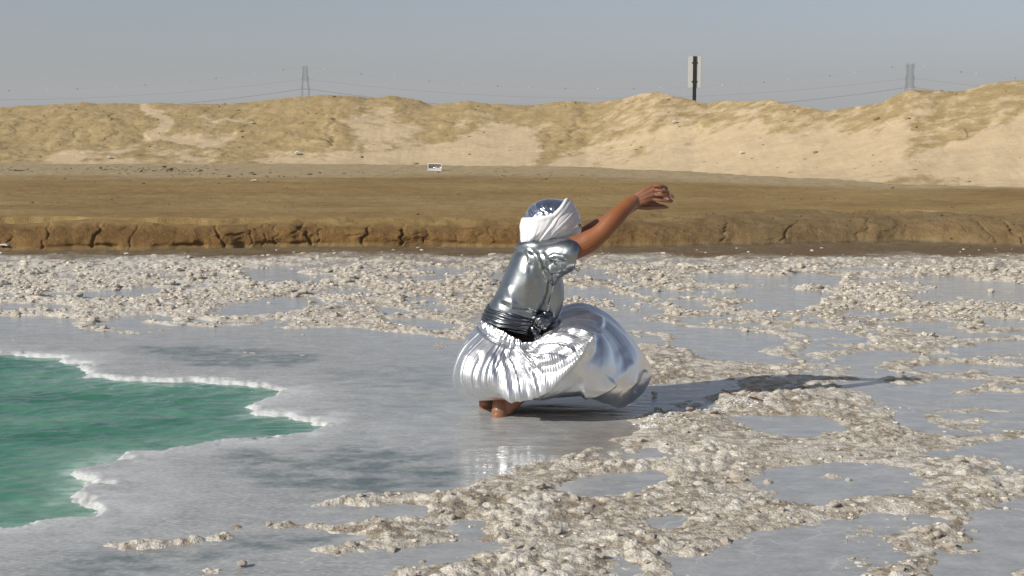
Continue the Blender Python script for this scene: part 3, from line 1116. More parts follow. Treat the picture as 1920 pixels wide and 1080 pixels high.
# clods that rolled out of the dune's crust
pxD, pyD, XD, YD, ZD = DUNE
X0, Y0, size, zv = [], [], [], []
for _ in range(520):
    r_ = random.random()
    i_ = int(200 + random.gauss(0, 7)) if r_ < .3 else int(random.uniform(15, 205))
    i_ = min(max(i_, 5), 209)
    j_ = int(random.uniform(60, 1140))
    X0.append(XD[i_, j_]), Y0.append(YD[i_, j_]), zv.append(ZD[i_, j_] - .01), size.append(min(.10, .012 + abs(random.gauss(0, .022))))
X0, Y0, size, zv = np.array(X0), np.array(Y0), np.array(size), np.array(zv)
V, F = merge_lumps(np.arange(len(X0)), VAR1, F1, .7)
tag(link('dune_clods', mesh_arrays('dune_clods', V, F, True), simple('sand_clod', (.30, .22, .115), .95, var=.4, scale=4)), 'crumbled clods lying on the dune face and crest', 'clods', kind='stuff')

paper = simple('pale_litter', (.72, .71, .68), .6, var=.1, scale=15)
for px_, py_, zz, w, h, lab in [
        (8, 463, .05, .10, .035, 'grey litter scrap at the left edge under the mud bank'),
        (237, 478, .02, .045, .022, 'small white litter scrap on the wet strip at the left'),
        (1411, 437, .12, .05, .025, 'white litter scrap caught on the mud bank'),
        (477, 340, ZT, .10, .035, 'white litter scrap on the mud terrace'),
        (474, 232, None, .10, .06, 'white litter speck on the crusted dune at the left'),
        (205, 298, None, .09, .05, 'white litter speck low on the left dune'),
        (1265, 235, None, .11, .06, 'white litter speck below the dune crest right of the sign'),
        (1391, 292, None, .09, .05, 'white litter speck low on the right dune'),
        (560, 292, None, .13, .09, 'white litter bag at the foot of the left dune')]:
    if zz is None:
        pxD, pyD, XD, YD, ZD = DUNE
        dq = (pxD[:200] - px_) ** 2 + (pyD[:200] - py_) ** 2
        k = np.unravel_index(np.argmin(dq), dq.shape)
        g = Vector((XD[k], YD[k] - .03, ZD[k] + .02))
    else:
        g = ground(px_, py_, zz)
        g.z += .01
    n = 9
    rr = np.random.default_rng(px_)
    U, Wv = np.meshgrid(np.linspace(-.5, .5, n), np.linspace(-.5, .5, n))
    hz = .35 * h * (fbm(U * 4 + px_, Wv * 4, 2, 3) - .2)
    top = np.stack([U * w * (1 + .2 * rr.uniform(-1, 1, U.shape)), Wv * w * .6, hz + h * .5 * (1 - 3 * U * U)], -1).reshape(-1, 3)
    bot = top * [.92, .92, .6] - [0, 0, .006]
    gf = grid_faces(n, n)
    b = [i for i in range(n)] + [i * n + n - 1 for i in range(1, n)] + [n * n - 1 - i for i in range(1, n)] + [i * n for i in range(n - 2, 0, -1)]
    side = [[b[(i + 1) % len(b)], b[i], b[i] + n * n, b[(i + 1) % len(b)] + n * n] for i in range(len(b))]
    me = mesh_arrays('litter_scrap', np.concatenate([top, bot]), np.concatenate([gf, gf[:, ::-1] + n * n, np.array(side)]), True)
    o = link('litter_scrap', me, paper)
    o.location = g
    tag(o, lab, 'litter')

# ---- the white foam box at the berm's foot
foam = simple('white_foam', (.78, .77, .74), .55, var=.06, scale=12)
foil = Mat('crumpled_foil')
foil_m = foil.set(color=(.7, .7, .7), metal=1.0, rough=.3, normal=foil.bump(foil.voronoi(30), .8, .02))
g = ground(815, 320, ZT)
box = tag(link('foam_box', None), 'white foam box lying on the sand below the dune', 'box')
box.location = (g.x, g.y, ZT)
box.rotation_euler = (0, .03, .06)
bw, bh, bd, t = .275, .125, .20, .018
bm = bmesh.new()
bmesh.ops.create_cube(bm, size=1, matrix=Matrix.Translation((0, 0, t / 2)) @ Matrix.Diagonal((bw, bd, t, 1)))
bm_link('floor_panel', bm, foam, box)
for nm, c, s in (('side_panel', (-bw / 2 + t / 2, 0, bh / 2 + t / 2), (t, bd, bh - t)), ('side_panel', (bw / 2 - t / 2, 0, bh / 2 + t / 2), (t, bd, bh - t)),
                 ('back_panel', (0, bd / 2 - t / 2, bh / 2 + t / 2 + .001), (bw - 2 * t - .002, t, bh - t)), ('front_rim', (0, -bd / 2 + t / 2, .03), (bw - 2 * t - .002, t, .03)),
                 ('top_panel', (0, 0, bh + t / 2 + .002), (bw, bd, t))):
    bm = bmesh.new()
    bmesh.ops.create_cube(bm, size=1, matrix=Matrix.Translation(c) @ Matrix.Diagonal((*s, 1)))
    bmesh.ops.bevel(bm, geom=bm.edges[:], offset=.003, segments=2, affect='EDGES')
    bm_link(nm, bm, foam, box)
n = 22
U, Wv = np.meshgrid(np.linspace(-1, 1, n), np.linspace(0, 1, n))
cr = fbm(U * 4, Wv * 4, 3, 5) - .5
Vf = np.stack([U * (bw / 2 - t - .004), -bd / 2 + .028 + .05 * cr + .02 * Wv, .045 + Wv * (bh - .05)], -1).reshape(-1, 3)
link('foil_lining', mesh_arrays('foil_lining', Vf, grid_faces(n, n), False), foil_m, box)

# ---- sign seen from behind, standing beyond the berm
DS = 44.0
black = simple('black_steel', (.015, .016, .02), .5, var=.2)
alu = simple('sign_back', (.62, .63, .60), .55, var=.05, scale=4)
top_, bot_ = at(1303, 106, DS), at(1303, 165, DS)
wid = (at(1315, 130, DS) - at(1291, 130, DS)).x
sg = tag(link('road_sign', None), 'tall pale signboard seen from behind on a black post beyond the dune', 'sign')
sg.location = (top_.x, DS, 0)
bm = bmesh.new()
bm_bar(bm, (0, 0, -.3), (0, 0, top_.z + .01), .11, .014, Vector((0, 1, 0)))
bm_link('post', bm, black, sg)
bm = bmesh.new()
bmesh.ops.create_cube(bm, size=1, matrix=Matrix.Translation((0, .0185, (top_.z + bot_.z) / 2)) @ Matrix.Diagonal((wid, .02, top_.z - bot_.z, 1)))
bmesh.ops.bevel(bm, geom=bm.edges[:], offset=.006, segments=2, affect='EDGES')
bm_link('board', bm, alu, sg)
for zz in (.2, .8):
    bm = bmesh.new()
    bm_bar(bm, (-.09, .005, bot_.z + (top_.z - bot_.z) * zz), (.09, .005, bot_.z + (top_.z - bot_.z) * zz), .004, .04)
    bm_link('bracket', bm, black, sg)

# ---- pylons, wires and marker balls
DP = 1100.0
steel = simple('galvanised_steel', (.10, .105, .11), .6, .0, var=.1, scale=.2)


def pylon(px_, py_top, prof, arms, dense, label):
    """prof: (pixel y, width px) list; arms: (pixel y, half width px)"""
    k = DP / FPX
    base = at(px_, py_top, DP)
    o = tag(link('power_pylon', None), label, 'pylon')
    o.location = (base.x, DP, -.3)
    zs = [at(px_, y, DP).z + .3 for y, _ in prof]
    hw = [w * k / 2 for _, w in prof]
    lv = list(zip(zs, hw))
    cor = ((-1, -1), (1, -1), (1, 1), (-1, 1))
    for sx, sy in cor:
        bm = bmesh.new()
        for (z0, w0), (z1, w1) in zip(lv[:-1], lv[1:]):
            bm_bar(bm, (sx * w0, sy * w0, z0), (sx * w1, sy * w1, z1), .38)
        bm_link('leg', bm, steel, o)
    for i, ((z0, w0), (z1, w1)) in enumerate(zip(lv[:-1], lv[1:])):
        bm = bmesh.new()
        for a in range(4):
            (ax, ay), (bx, by) = cor[a], cor[(a + 1) % 4]
            bm_bar(bm, (ax * w1, ay * w1, z1), (bx * w1, by * w1, z1), .2)
            if dense[i]:
                bm_bar(bm, (ax * w0, ay * w0, z0), (bx * w1, by * w1, z1), .2)
                bm_bar(bm, (bx * w0, by * w0, z0), (ax * w1, ay * w1, z1), .2)
        bm_link('lattice_panel', bm, steel, o)
    for y, half in arms:
        z = at(px_, y, DP).z + .3
        w = float(np.interp(z, zs[::1] if zs[0] < zs[-1] else zs[::-1], hw if zs[0] < zs[-1] else hw[::-1]))
        for sx in (-1, 1):
            bm = bmesh.new()
            for sy in (-1, 1):
                bm_bar(bm, (sx * w, sy * w, z), (sx * half * k, 0, z - .4), .28)
                bm_bar(bm, (sx * w, sy * w, z + 2.2), (sx * half * k, 0, z), .25)
            bm_bar(bm, (sx * half * k, 0, z - .3), (sx * half * k, 0, z - 3.0), .2)
            bm_link('cross_arm', bm, steel, o)
    return o


pylon(572, 124, [(205, 15.5), (178, 12.5), (168, 11.5), (152, 9), (145, 8.6), (138, 8.2), (131, 7.8), (124, 7)], [(166, 8), (148, 6.5)],
      [0, 0, 0, 1, 1, 1, 1], 'slender steel lattice pylon behind the left dune')
pylon(1707, 121, [(205, 15), (185, 13.5), (163, 12), (156, 11.5), (149, 11), (142, 10.6), (135, 10.2), (128, 9.6), (121, 9)], [(163, 9), (147, 9), (124, 8)],
      [0, 0, 1, 1, 1, 1, 1, 1], 'steel lattice pylon with wide head behind the right dune')
line_m = simple('wire_grey', (.10, .10, .11), .6, .0, var=.05)


def wire_y(x, a, b, ya, yb, sag):
    t = (x - a) / (b - a)
    return ya + (yb - ya) * t + sag * 4 * t * (1 - t)


def wire(name, y1, y2, sag, r, label, off=0.0):
    pts = []
    for a, b, ya, yb in ((572 - 1135, 572, y1 + 4, y1), (572, 1707, y1, y2), (1707, 1707 + 1135, y2, y2 + 3)):
        for x in np.linspace(a, b, 60, endpoint=False):
            pts.append(at(x, wire_y(x, a, b, ya, yb, sag), DP + off))
    n = len(pts)
    V = []
    for p in pts:
        for k in range(5):
            a = 2 * math.pi * k / 5
            V.append((p.x, p.y + r * math.cos(a), p.z + r * math.sin(a)))
    o = link(name, mesh_arrays(name, V, grid_faces(n, 5, True), True), line_m)
    tag(o, label, 'power line')


wire('power_line', 166, 163, 43, .20, 'lowest power line sagging from the pylons into the dune crest')
wire('power_line', 148, 146, 37, .09, 'faint middle power line strung between the pylons')
wire('earth_wire', 124, 121, 44, .03, 'hair thin top wire that carries the marker balls')
ballw = simple('white_ball', (.85, .85, .83), .4, var=.03)
balld = simple('dark_ball', (.12, .07, .06), .5, var=.1)
balls = [(17, 0), (90, 1), (145, 0), (219, 1), (273, 0), (347, 1), (405, 0), (477, 1), (531, 0), (608, 1), (677, 0), (740, 1), (805, 0), (870, 1), (933, 0), (992, 1),
         (1060, 0), (1121, 1), (1188, 0), (1239, 1), (1355, 1), (1432, 0), (1477, 1), (1556, 0), (1602, 1), (1673, 0), (1732, 1), (1802, 0), (1831, 1), (1904, 0)]
ORD = ['nearest', 'second', 'third', 'fourth', 'fifth', 'sixth', 'seventh', 'eighth', 'ninth', 'tenth', 'eleventh']
bm = bmesh.new()
bmesh.ops.create_icosphere(bm, subdivisions=3, radius=.62)
for v in bm.verts:                      # clamped seam round the middle
    if abs(v.co.z) < .06:
        v.co.x *= 1.07
        v.co.y *= 1.07
bmes = []
for mt in (balld, ballw):
    m = bpy.data.meshes.new('marker_ball')
    bm.to_mesh(m)
    m.materials.append(mt)
    m.polygons.foreach_set('use_smooth', np.full(len(m.polygons), True, bool))
    bmes.append(m)
bm.free()
cnt = {}
for x, w in sorted(balls, key=lambda q: min(abs(q[0] - 572), abs(q[0] - 1707))):
    side = ('left of the left pylon' if x < 572 else 'right of the left pylon' if x < 1140 else 'left of the right pylon' if x < 1707 else 'right of the right pylon')
    k = cnt.get((side, w), 0)
    cnt[(side, w)] = k + 1
    a, b, ya, yb = (572 - 1135, 572, 128, 124) if x < 572 else (572, 1707, 124, 121) if x < 1707 else (1707, 2842, 121, 124)
    o = link('marker_ball', bmes[w])
    o.location = at(x, wire_y(x, a, b, ya, yb, 44), DP)
    tag(o, f"{ORD[k]} {'white' if w else 'dark'} marker ball on the top wire {side}", 'marker ball', 'marker balls on the top wire')

# ================================================================== THE PERSON
YP = 7.0
PXM = FPX / 7.06            # pixels to the metre at the person


def L(px, py, dy=0.0):
    return at(px, py, YP + dy)


def catmull(P, t, wrap):
    """P (n, ...) control values, t array in index units"""
    n = len(P)
    i = np.floor(t).astype(int)
    f = (t - i)
    f = f.reshape(f.shape + (1,) * (P.ndim - 1))

    def g(k):
        return P[k % n] if wrap else P[np.clip(k, 0, n - 1)]
    p0, p1, p2, p3 = g(i - 1), g(i), g(i + 1), g(i + 2)
    return .5 * (2 * p1 + (p2 - p0) * f + (2 * p0 - 5 * p1 + 4 * p2 - p3) * f ** 2 + (3 * p1 - p0 - 3 * p2 + p3) * f ** 3)


def grid_normals(P, wrap=True):
    du = (np.roll(P, -1, 1) - np.roll(P, 1, 1)) if wrap else np.gradient(P, axis=1)
    dv = np.gradient(P, axis=0)
    n = np.cross(du, dv)
    return n / (np.linalg.norm(n, axis=-1, keepdims=True) + 1e-9)


def fold_disp(co, no, folds, near=True):
    """sum of fold displacements: polylines in picture pixels, amplitude (m), width (px), kind"""
    px_, py_ = project(co[:, 0], co[:, 1], co[:, 2])
    d = np.zeros(len(co))
    facing = np.clip(-no[:, 1] * 1.6 + .35, 0, 1)
    for pts, amp, w, kind in folds:
        q, s, t = line_d(px_, py_, pts)
        ends = sstep(0, .16, t) * sstep(1, .84, t)
        if kind == 'r':          # rounded ridge
            e = np.exp(-(q / w) ** 2)
        elif kind == 'g':        # sharp groove with raised rims
            e = -np.exp(-q / w) + .45 * np.exp(-((q - 2 * w) / w) ** 2)
        else:                    # step: cloth lying over cloth, sharp on one side
            e = np.where(s > 0, np.exp(-(q / w)), np.exp(-(q / (w * 4)) ** 2))
        d += amp * e * ends
    return d * facing


# ---- materials
def mat_skin():
    M = Mat('brown_skin')
    n = M.noise(9, 4)
    f = M.noise(160, 3)
    c = M.mix(n, (.215, .074, .027), (.32, .120, .045))
    wetm = M.attr('wet')
    c = M.mix(M.math('MULTIPLY', wetm, .5), c, (.26, .14, .10))
    return M.set(color=c, rough=M.math('SUBTRACT', .46, M.math('MULTIPLY', wetm, .22)), normal=M.bump(f, .25, .004), spec=.5)


def mat_silver(name, col, rough, pleat=None, crease=.0):
    M = Mat(name)
    n = M.noise(7, 4, .55)
    f = M.noise(38, 4, .6)
    nrm = M.bump(n, .15 + crease, .02)
    if pleat:
        uvn = M.n.new('ShaderNodeAttribute')
        uvn.attribute_name = 'pleat_u'
        w = M.math('SINE', M.math('MULTIPLY', uvn.outputs['Fac'], pleat))
        k = M.math('MULTIPLY', w, M.attr('pleat_w'))
        nrm = M.bump(k, .7, .0005, nrm)
    nrm = M.bump(f, .10 + crease * .5, .004, nrm)
    r = M.math('ADD', M.math('MULTIPLY', n, .12), rough - .06)
    if pleat:
        r = M.math('ADD', r, M.math('MULTIPLY', M.attr('pleat_w'), .10))
    return M.set(color=col, metal=1.0, rough=r, normal=nrm)


def mat_cotton():
    M = Mat('white_cotton')
    n = M.noise(60, 4)
    return M.set(color=(.80, .80, .83), rough=.85, sheen=.1, normal=M.bump(n, .25, .003))


SKIN = mat_skin()
SILVER = mat_silver('silver_skirt_fabric', (.86, .87, .89), .30, pleat=2 * math.pi * 210)
GUN = mat_silver('silver_shirt_fabric', (.37, .395, .405), .29)
SASHM = mat_silver('dark_sash_fabric', (.16, .17, .19), .28)
FOILM = mat_silver('foil_cap', (.82, .84, .87), .13)
COTTON = mat_cotton()

# ---- body: one continuous skin mesh
bm = bmesh.new()
tube(bm, [L(905, 700, .03), L(950, 640, .04), L(985, 560, .05), L(1005, 500, .05), L(1018, 472, .05)], [.10, .105, .12, .115, .07])
ellipsoid(bm, L(918, 698, .03), Vector((.11, 0, 0)), Vector((0, .15, 0)), Vector((0, 0, .09)))
tube(bm, [L(1018, 482, -.05), L(1020, 476, .05), L(1030, 472, .18)], [.05, .065, .05])
tube(bm, [L(1014, 480, .05), L(1030, 440, .04)], [.06, .055])
hc = L(1034, 420, .04)
ellipsoid(bm, hc, Vector((.095, .03, 0)), Vector((-.02, .072, 0)), Vector((.01, 0, .115)))
ellipsoid(bm, hc + Vector((.045, .02, -.075)), Vector((.045, .01, 0)), Vector((0, .045, 0)), Vector((0, 0, .04)), 12)   # jaw
tube(bm, [hc + Vector((.088, .032, .012)), hc + Vector((.108, .040, -.022)), hc + Vector((.092, .034, -.03))], [.008, .013, .011], 10)  # nose
tube(bm, [hc + Vector((.086, .004, .03)), hc + Vector((.092, .032, .028)), hc + Vector((.080, .058, .03))], [.01, .009, .01], 10)   # brow
tube(bm, [hc + Vector((.09, .018, -.055)), hc + Vector((.096, .034, -.056)), hc + Vector((.09, .05, -.055))], [.006, .008, .006], 10)  # lips
for sy in (-1, 1):
    ellipsoid(bm, hc + Vector((.0, .076 * sy, -.005)), Vector((.02, 0, 0)), Vector((0, .01, 0)), Vector((0, 0, .03)), 10)  # ears
# legs, folded in a deep squat
tube(bm, [L(918, 706, -.06), L(985, 690, -.13), L(1062, 662, -.17)], [.075, .070, .055])
tube(bm, [L(1062, 662, -.17), L(1020, 698, -.14), L(966, 745, -.08), L(948, 764, -.07)], [.055, .055, .046, .044])
tube(bm, [L(918, 696, .13), L(985, 660, .18), L(1068, 622, .18)], [.075, .070, .055])
tube(bm, [L(1068, 622, .18), L(1015, 672, .17), L(944, 738, .14), L(920, 752, .13)], [.055, .055, .044, .040])
# feet: heel, ankle bones, instep and toes (mostly under the water)
for (ax, ay, dy) in ((941, 768, -.07), (917, 755, .13)):
    a = L(ax, ay, dy)
    z0 = -.082
    fx, fy = .45, .89                 # the feet point away and to the right
    ft = lambda f, s, z: Vector((a.x + f * fx + s * fy, a.y + f * fy - s * fx, z0 + z))
    tube(bm, [ft(-.05, 0, .05), ft(-.008, 0, .085), ft(.07, 0, .055), ft(.15, 0, .032), ft(.20, 0, .02)], [.034, .042, .036, .030, .018], 16)
    tube(bm, [ft(-.02, 0, .10), ft(.0, 0, .16)], [.042, .040], 16)
    ellipsoid(bm, ft(-.05, 0, .045), Vector((.036, 0, 0)), Vector((0, .034, 0)), Vector((0, 0, .055)), 14)
    ellipsoid(bm, ft(.005, .036, .105), Vector((.015, 0, 0)), Vector((0, .015, 0)), Vector((0, 0, .018)), 10)
    for k in range(5):
        tube(bm, [ft(.20 + .01 * (2 - abs(k - 1)), .035 - .017 * k, .014), ft(.23 + .01 * (2 - abs(k - 1)), .035 - .017 * k, .012)], [.010, .008], 8)
# arms
tube(bm, [L(1024, 484, -.07), L(1060, 471, -.135), L(1098, 456, -.15), L(1127, 436, -.15), L(1150, 412, -.13), L(1172, 390, -.095), L(1188, 377, -.07)],
     [.046, .058, .054, .044, .044, .037, .031], 20)
ellipsoid(bm, L(1131, 441, -.155), Vector((.034, 0, .0)), Vector((0, .03, 0)), Vector((0, 0, .026)), 12)
tube(bm, [L(1035, 472, .19), L(1072, 458, .19), L(1118, 428, .15), L(1152, 407, .09), L(1190, 383, .015)], [.056, .050, .041, .034, .028], 18)


def hand(bm, wrist, knuckles, fingers, thumb, back):
    """palm lofted from wrist to the knuckle line, five separate fingers"""
    k = [Vector(p) for p in knuckles]
    w = Vector(wrist)
    mid = (k[1] + k[2]) / 2
    fan_ = [(w - (w - mid) * .0)] * 4
    acr = (k[3] - k[0])
    for i in range(4):
        s = w + acr * ((i - 1.5) / 3) * .62
        m_ = (s + k[i]) / 2 + back * .004
        tube(bm, [s, m_, k[i]], [.0165, .0150, .0125], 12)
    tube(bm, [w + acr * .2, (k[2] + k[3]) / 2 - back * .004], [.014, .012], 10)
    tube(bm, [w - acr * .2, (k[0] + k[1]) / 2 - back * .004], [.014, .012], 10)
    for pts in fingers:
        n = len(pts)
        tube(bm, pts, [.0088 - .0020 * i / (n - 1) for i in range(n)], 12)
        for p in pts[1:-1]:
            ellipsoid(bm, p, Vector((.0088, 0, 0)), Vector((0, .0092, 0)), Vector((0, 0, .0084)), 10)
    tube(bm, thumb, [.0165, .0135, .0112, .0088][:len(thumb)], 12)


ND = -.065
hand(bm, L(1189, 377, -.068), [L(1222, 349.5, ND), L(1225, 356.5, ND - .008), L(1224.5, 364.5, ND - .010), L(1221, 372, ND - .006)],
     [[L(1222, 348.5, ND), L(1238, 348.5, ND - .010), L(1249, 352, ND + .012), L(1250, 357, ND + .036)],
      [L(1225, 356.5, ND - .008), L(1241, 357.5, ND - .020), L(1252, 360, ND + .004), L(1253, 365, ND + .028)],
      [L(1224.5, 364.5, ND - .010), L(1240, 365.5, ND - .022), L(1252, 367.5, ND - .004), L(1255, 371, ND + .020)],
      [L(1221, 373, ND - .006), L(1237, 375.5, ND - .016), L(1249, 377, ND - .010), L(1259, 378, ND + .004)]],
     [L(1196, 366, ND + .02), L(1212, 354, ND + .045), L(1228, 350, ND + .06), L(1240, 352, ND + .062)], Vector((0, -1, 0)))
FD = .012
hand(bm, L(1192, 381, .014), [L(1224, 361, FD + .01), L(1227, 367, FD + .012), L(1227, 373.5, FD + .01), L(1223, 381, FD)],
     [[L(1224, 361, FD + .01), L(1240, 359, FD + .01), L(1252, 361, FD), L(1259, 365, FD - .01)],
      [L(1227, 367, FD + .012), L(1243, 365, FD + .012), L(1255, 366.5, FD + .002), L(1262, 369.5, FD - .006)],
      [L(1227, 373.5, FD + .01), L(1243, 373, FD + .01), L(1254, 374, FD), L(1260, 377, FD - .01)],
      [L(1223, 381, FD), L(1236, 384, FD - .004), L(1245, 387, FD - .012), L(1251, 389, FD - .02)]],
     [L(1199, 386.5, FD - .03), L(1213, 389, FD - .045), L(1230, 388.5, FD - .05), L(1248, 388.5, FD - .052)], Vector((0, 1, 0)))
me = remesh(bm, .0028, 3, 'person')
co = get_co(me)
pxp, pyp = project(co[:, 0], co[:, 1], co[:, 2])
wet = np.clip(sstep(1175, 1195, pxp) + sstep(752, 770, pyp) * (pxp < 980), 0, 1)
a_ = me.attributes.new('wet', 'FLOAT', 'POINT')
a_.data.foreach_set('value', wet.astype(np.float32))
person = link('person', me, SKIN)
tag(person, 'crouching person in silver clothes and white turban reaching both arms out to the right', 'person')

# ---- silver shirt
sec = [  # left edge, right edge (picture), half depth, dy
    ((902, 602), (1004, 640), .155, .03), ((908, 588), (1016, 624), .160, .03), ((917, 570), (1028, 602), .165, .03), ((929, 550), (1039, 576), .172, .03),
    ((941, 522), (1046, 546), .180, .035), ((953, 494), (1046, 518), .182, .04), ((963, 473), (1041, 492), .165, .045), ((976, 461), (1034, 470), .125, .05), ((993, 457), (1024, 458), .07, .05)]
bm = bmesh.new()
rings = []
for i in np.linspace(0, len(sec) - 1, 40):
    A = catmull(np.array([s[0] for s in sec], float), np.array([i]), False)[0]
    B = catmull(np.array([s[1] for s in sec], float), np.array([i]), False)[0]
    hd, dy = np.interp(i, range(len(sec)), [s[2] for s in sec]), np.interp(i, range(len(sec)), [s[3] for s in sec])
    ring = []
    for a in np.linspace(0, 2 * math.pi, 41)[:-1]:
        c, s = math.cos(a), math.sin(a)
        c = math.copysign(abs(c) ** .9, c)
        s = math.copysign(abs(s) ** .85, s)
        q = (A + B) / 2 + (B - A) / 2 * c
        ring.append(L(q[0], q[1], dy - hd * s))
    rings.append(ring)
loft(bm, rings)
# near sleeve, open towards the elbow
tube(bm, [L(1004, 486, -.04), L(1028, 482, -.09), L(1052, 478, -.13), L(1073, 476, -.15)], [.085, .086, .082, .080], 24)
tube(bm, [L(1028, 512, -.09), L(1048, 502, -.12), L(1066, 497, -.14)], [.055, .046, .038], 16)
tube(bm, [L(1030, 470, .18), L(1060, 458, .20), L(1078, 448, .195)], [.085, .078, .072], 20)
# slack cloth hanging in front of the chest
tube(bm, [L(1036, 515, -.04), L(1043, 548, -.06), L(1036, 580, -.05), L(1022, 600, -.05)], [.045, .042, .045, .04], 16)
tube(bm, [L(975, 466, -.02), L(992, 462, -.07), L(1012, 462, -.10)], [.03, .03, .03], 14)
me = remesh(bm, .006, 26, 'shirt')
co = get_co(me)
no = get_no(me)
px_, py_ = project(co[:, 0], co[:, 1], co[:, 2])
FOLDS = [
    ([(1005, 468), (1012, 490), (1018, 520), (1022, 560), (1014, 596)], .008, 5, 'g'),
    ([(1022, 500), (1032, 520), (1030, 550), (1022, 585)], .012, 4, 'g'),
    ([(1040, 512), (1036, 540), (1028, 575)], .010, 4, 'r'),
    ([(992, 464), (1003, 478), (1008, 500), (1006, 525)], .006, 4, 'g'),
    ([(985, 466), (992, 480), (992, 498)], .006, 3.5, 'r'),
    ([(1022, 500), (1040, 492), (1064, 492)], .011, 5, 'g'),
    ([(1020, 488), (1040, 478), (1068, 484)], .006, 4, 'r'),
    ([(1024, 505), (1046, 507), (1066, 504)], .009, 4, 'r'),
    ([(1012, 470), (1024, 486), (1040, 500), (1058, 508)], .008, 4, 'g'),
    ([(930, 566), (960, 580), (1000, 588), (1020, 592)], .006, 4, 'g'),
    ([(934, 556), (970, 572), (1004, 578)], .004, 4, 'r'),
    ([(948, 530), (960, 560), (962, 584)], .004, 6, 'r'),
    ([(985, 500), (990, 540), (985, 580)], .005, 8, 'r'),
]
d = fold_disp(co, no, FOLDS)
d += .010 * (fbm(px_ * .022 + py_ * .01, py_ * .012 - co[:, 1] * 3, 3, 7) - .5)
co2 = co + no * d[:, None]
# sleeve mouth: cut the rounded end off so that the cloth ends in an edge round the arm
set_co(me, co2)


def clip_mesh(me, test):
    bm = bmesh.new()
    bm.from_mesh(me)
    dead = [v for v in bm.verts if test(v.co)]
    bmesh.ops.delete(bm, geom=dead, context='VERTS')
    bm.to_mesh(me)
    bm.free()


e0, e1 = L(1088, 440, 0), L(1071, 514, 0)


def past_sleeve(c):
    k = (c.x - e0.x) * (e1.z - e0.z) - (c.z - e0.z) * (e1.x - e0.x)
    return k > 0 if False else ((c.x - e0.x) * (e0.z - e1.z) + (c.z - e0.z) * (e1.x - e0.x)) > 0


clip_mesh(me, past_sleeve)
me.polygons.foreach_set('use_smooth', np.full(len(me.polygons), True, bool))
shirt = link('shirt', me, GUN, person)
so = shirt.modifiers.new('thickness', 'SOLIDIFY')
so.thickness = .004
so.offset = -1
shirt['label'] = 'shiny dark silver short sleeved shirt'

# ---- silver skirt: control meridians from waist to hem, all the way round
NET = [
    [(903, 598, .03), (893, 612, .03), (868, 645, .03), (850, 690, .03), (851, 724, .03), (868, 744, .03), (900, 751, .05)],
    [(927, 613, -.14), (914, 634, -.16), (885, 665, -.20), (872, 700, -.23), (876, 728, -.22), (893, 743, -.18), (915, 749, -.12)],
    [(962, 632, -.18), (957, 652, -.20), (950, 685, -.26), (946, 715, -.28), (949, 735, -.26), (957, 745, -.22), (966, 750, -.15)],
    [(985, 642, -.17), (1000, 648, -.20), (1030, 660, -.29), (1035, 695, -.31), (1025, 725, -.28), (1015, 742, -.22), (1010, 749, -.16)],
    [(1000, 642, -.13), (1040, 622, -.20), (1090, 620, -.20), (1120, 650, -.25), (1118, 695, -.29), (1097, 730, -.27), (1080, 741, -.20)],
    [(1012, 630, -.06), (1050, 605, -.10), (1105, 600, -.06), (1150, 632, -.09), (1172, 682, -.16), (1162, 730, -.20), (1138, 758, -.15)],
    [(1018, 615, .00), (1050, 592, .00), (1110, 582, .07), (1165, 616, .05), (1203, 672, -.02), (1200, 722, -.08), (1170, 764, -.08)],
    [(1015, 605, .10), (1050, 578, .14), (1092, 569, .20), (1142, 592, .20), (1194, 650, .17), (1221, 696, .14), (1210, 728, .12)],
    [(1000, 597, .18), (1020, 590, .22), (1050, 590, .32), (1100, 620, .34), (1150, 680, .32), (1170, 715, .28), (1160, 738, .24)],
    [(970, 590, .20), (970, 600, .23), (980, 630, .33), (1000, 680, .36), (1020, 715, .34), (1030, 735, .30), (1030, 745, .26)],
    [(930, 590, .15), (915, 605, .18), (895, 640, .25), (885, 690, .28), (890, 720, .27), (905, 740, .24), (930, 748, .20)]]
C = np.array([[tuple(L(*p)) for p in col] for col in NET])        # (theta, v, 3)
NU, NV = 660, 230
u = np.linspace(0, len(NET), NU, endpoint=False)
v = np.linspace(0, 6, NV)
A = catmull(C, u, True)                                            # (NU, 7, 3)
P = catmull(np.swapaxes(A, 0, 1), v, False)                        # (NV, NU, 3)
vv = (v / 6)[:, None] * np.ones((1, NU))
un = (u / len(NET))[None, :] * np.ones((NV, 1))
N = grid_normals(P)
cen = P.mean((0, 1))
if ((P - cen) * N).sum() < 0:
    N = -N
co = P.reshape(-1, 3)
no = N.reshape(-1, 3)
px_, py_ = project(co[:, 0], co[:, 1], co[:, 2])
vf, uf = vv.ravel(), un.ravel()
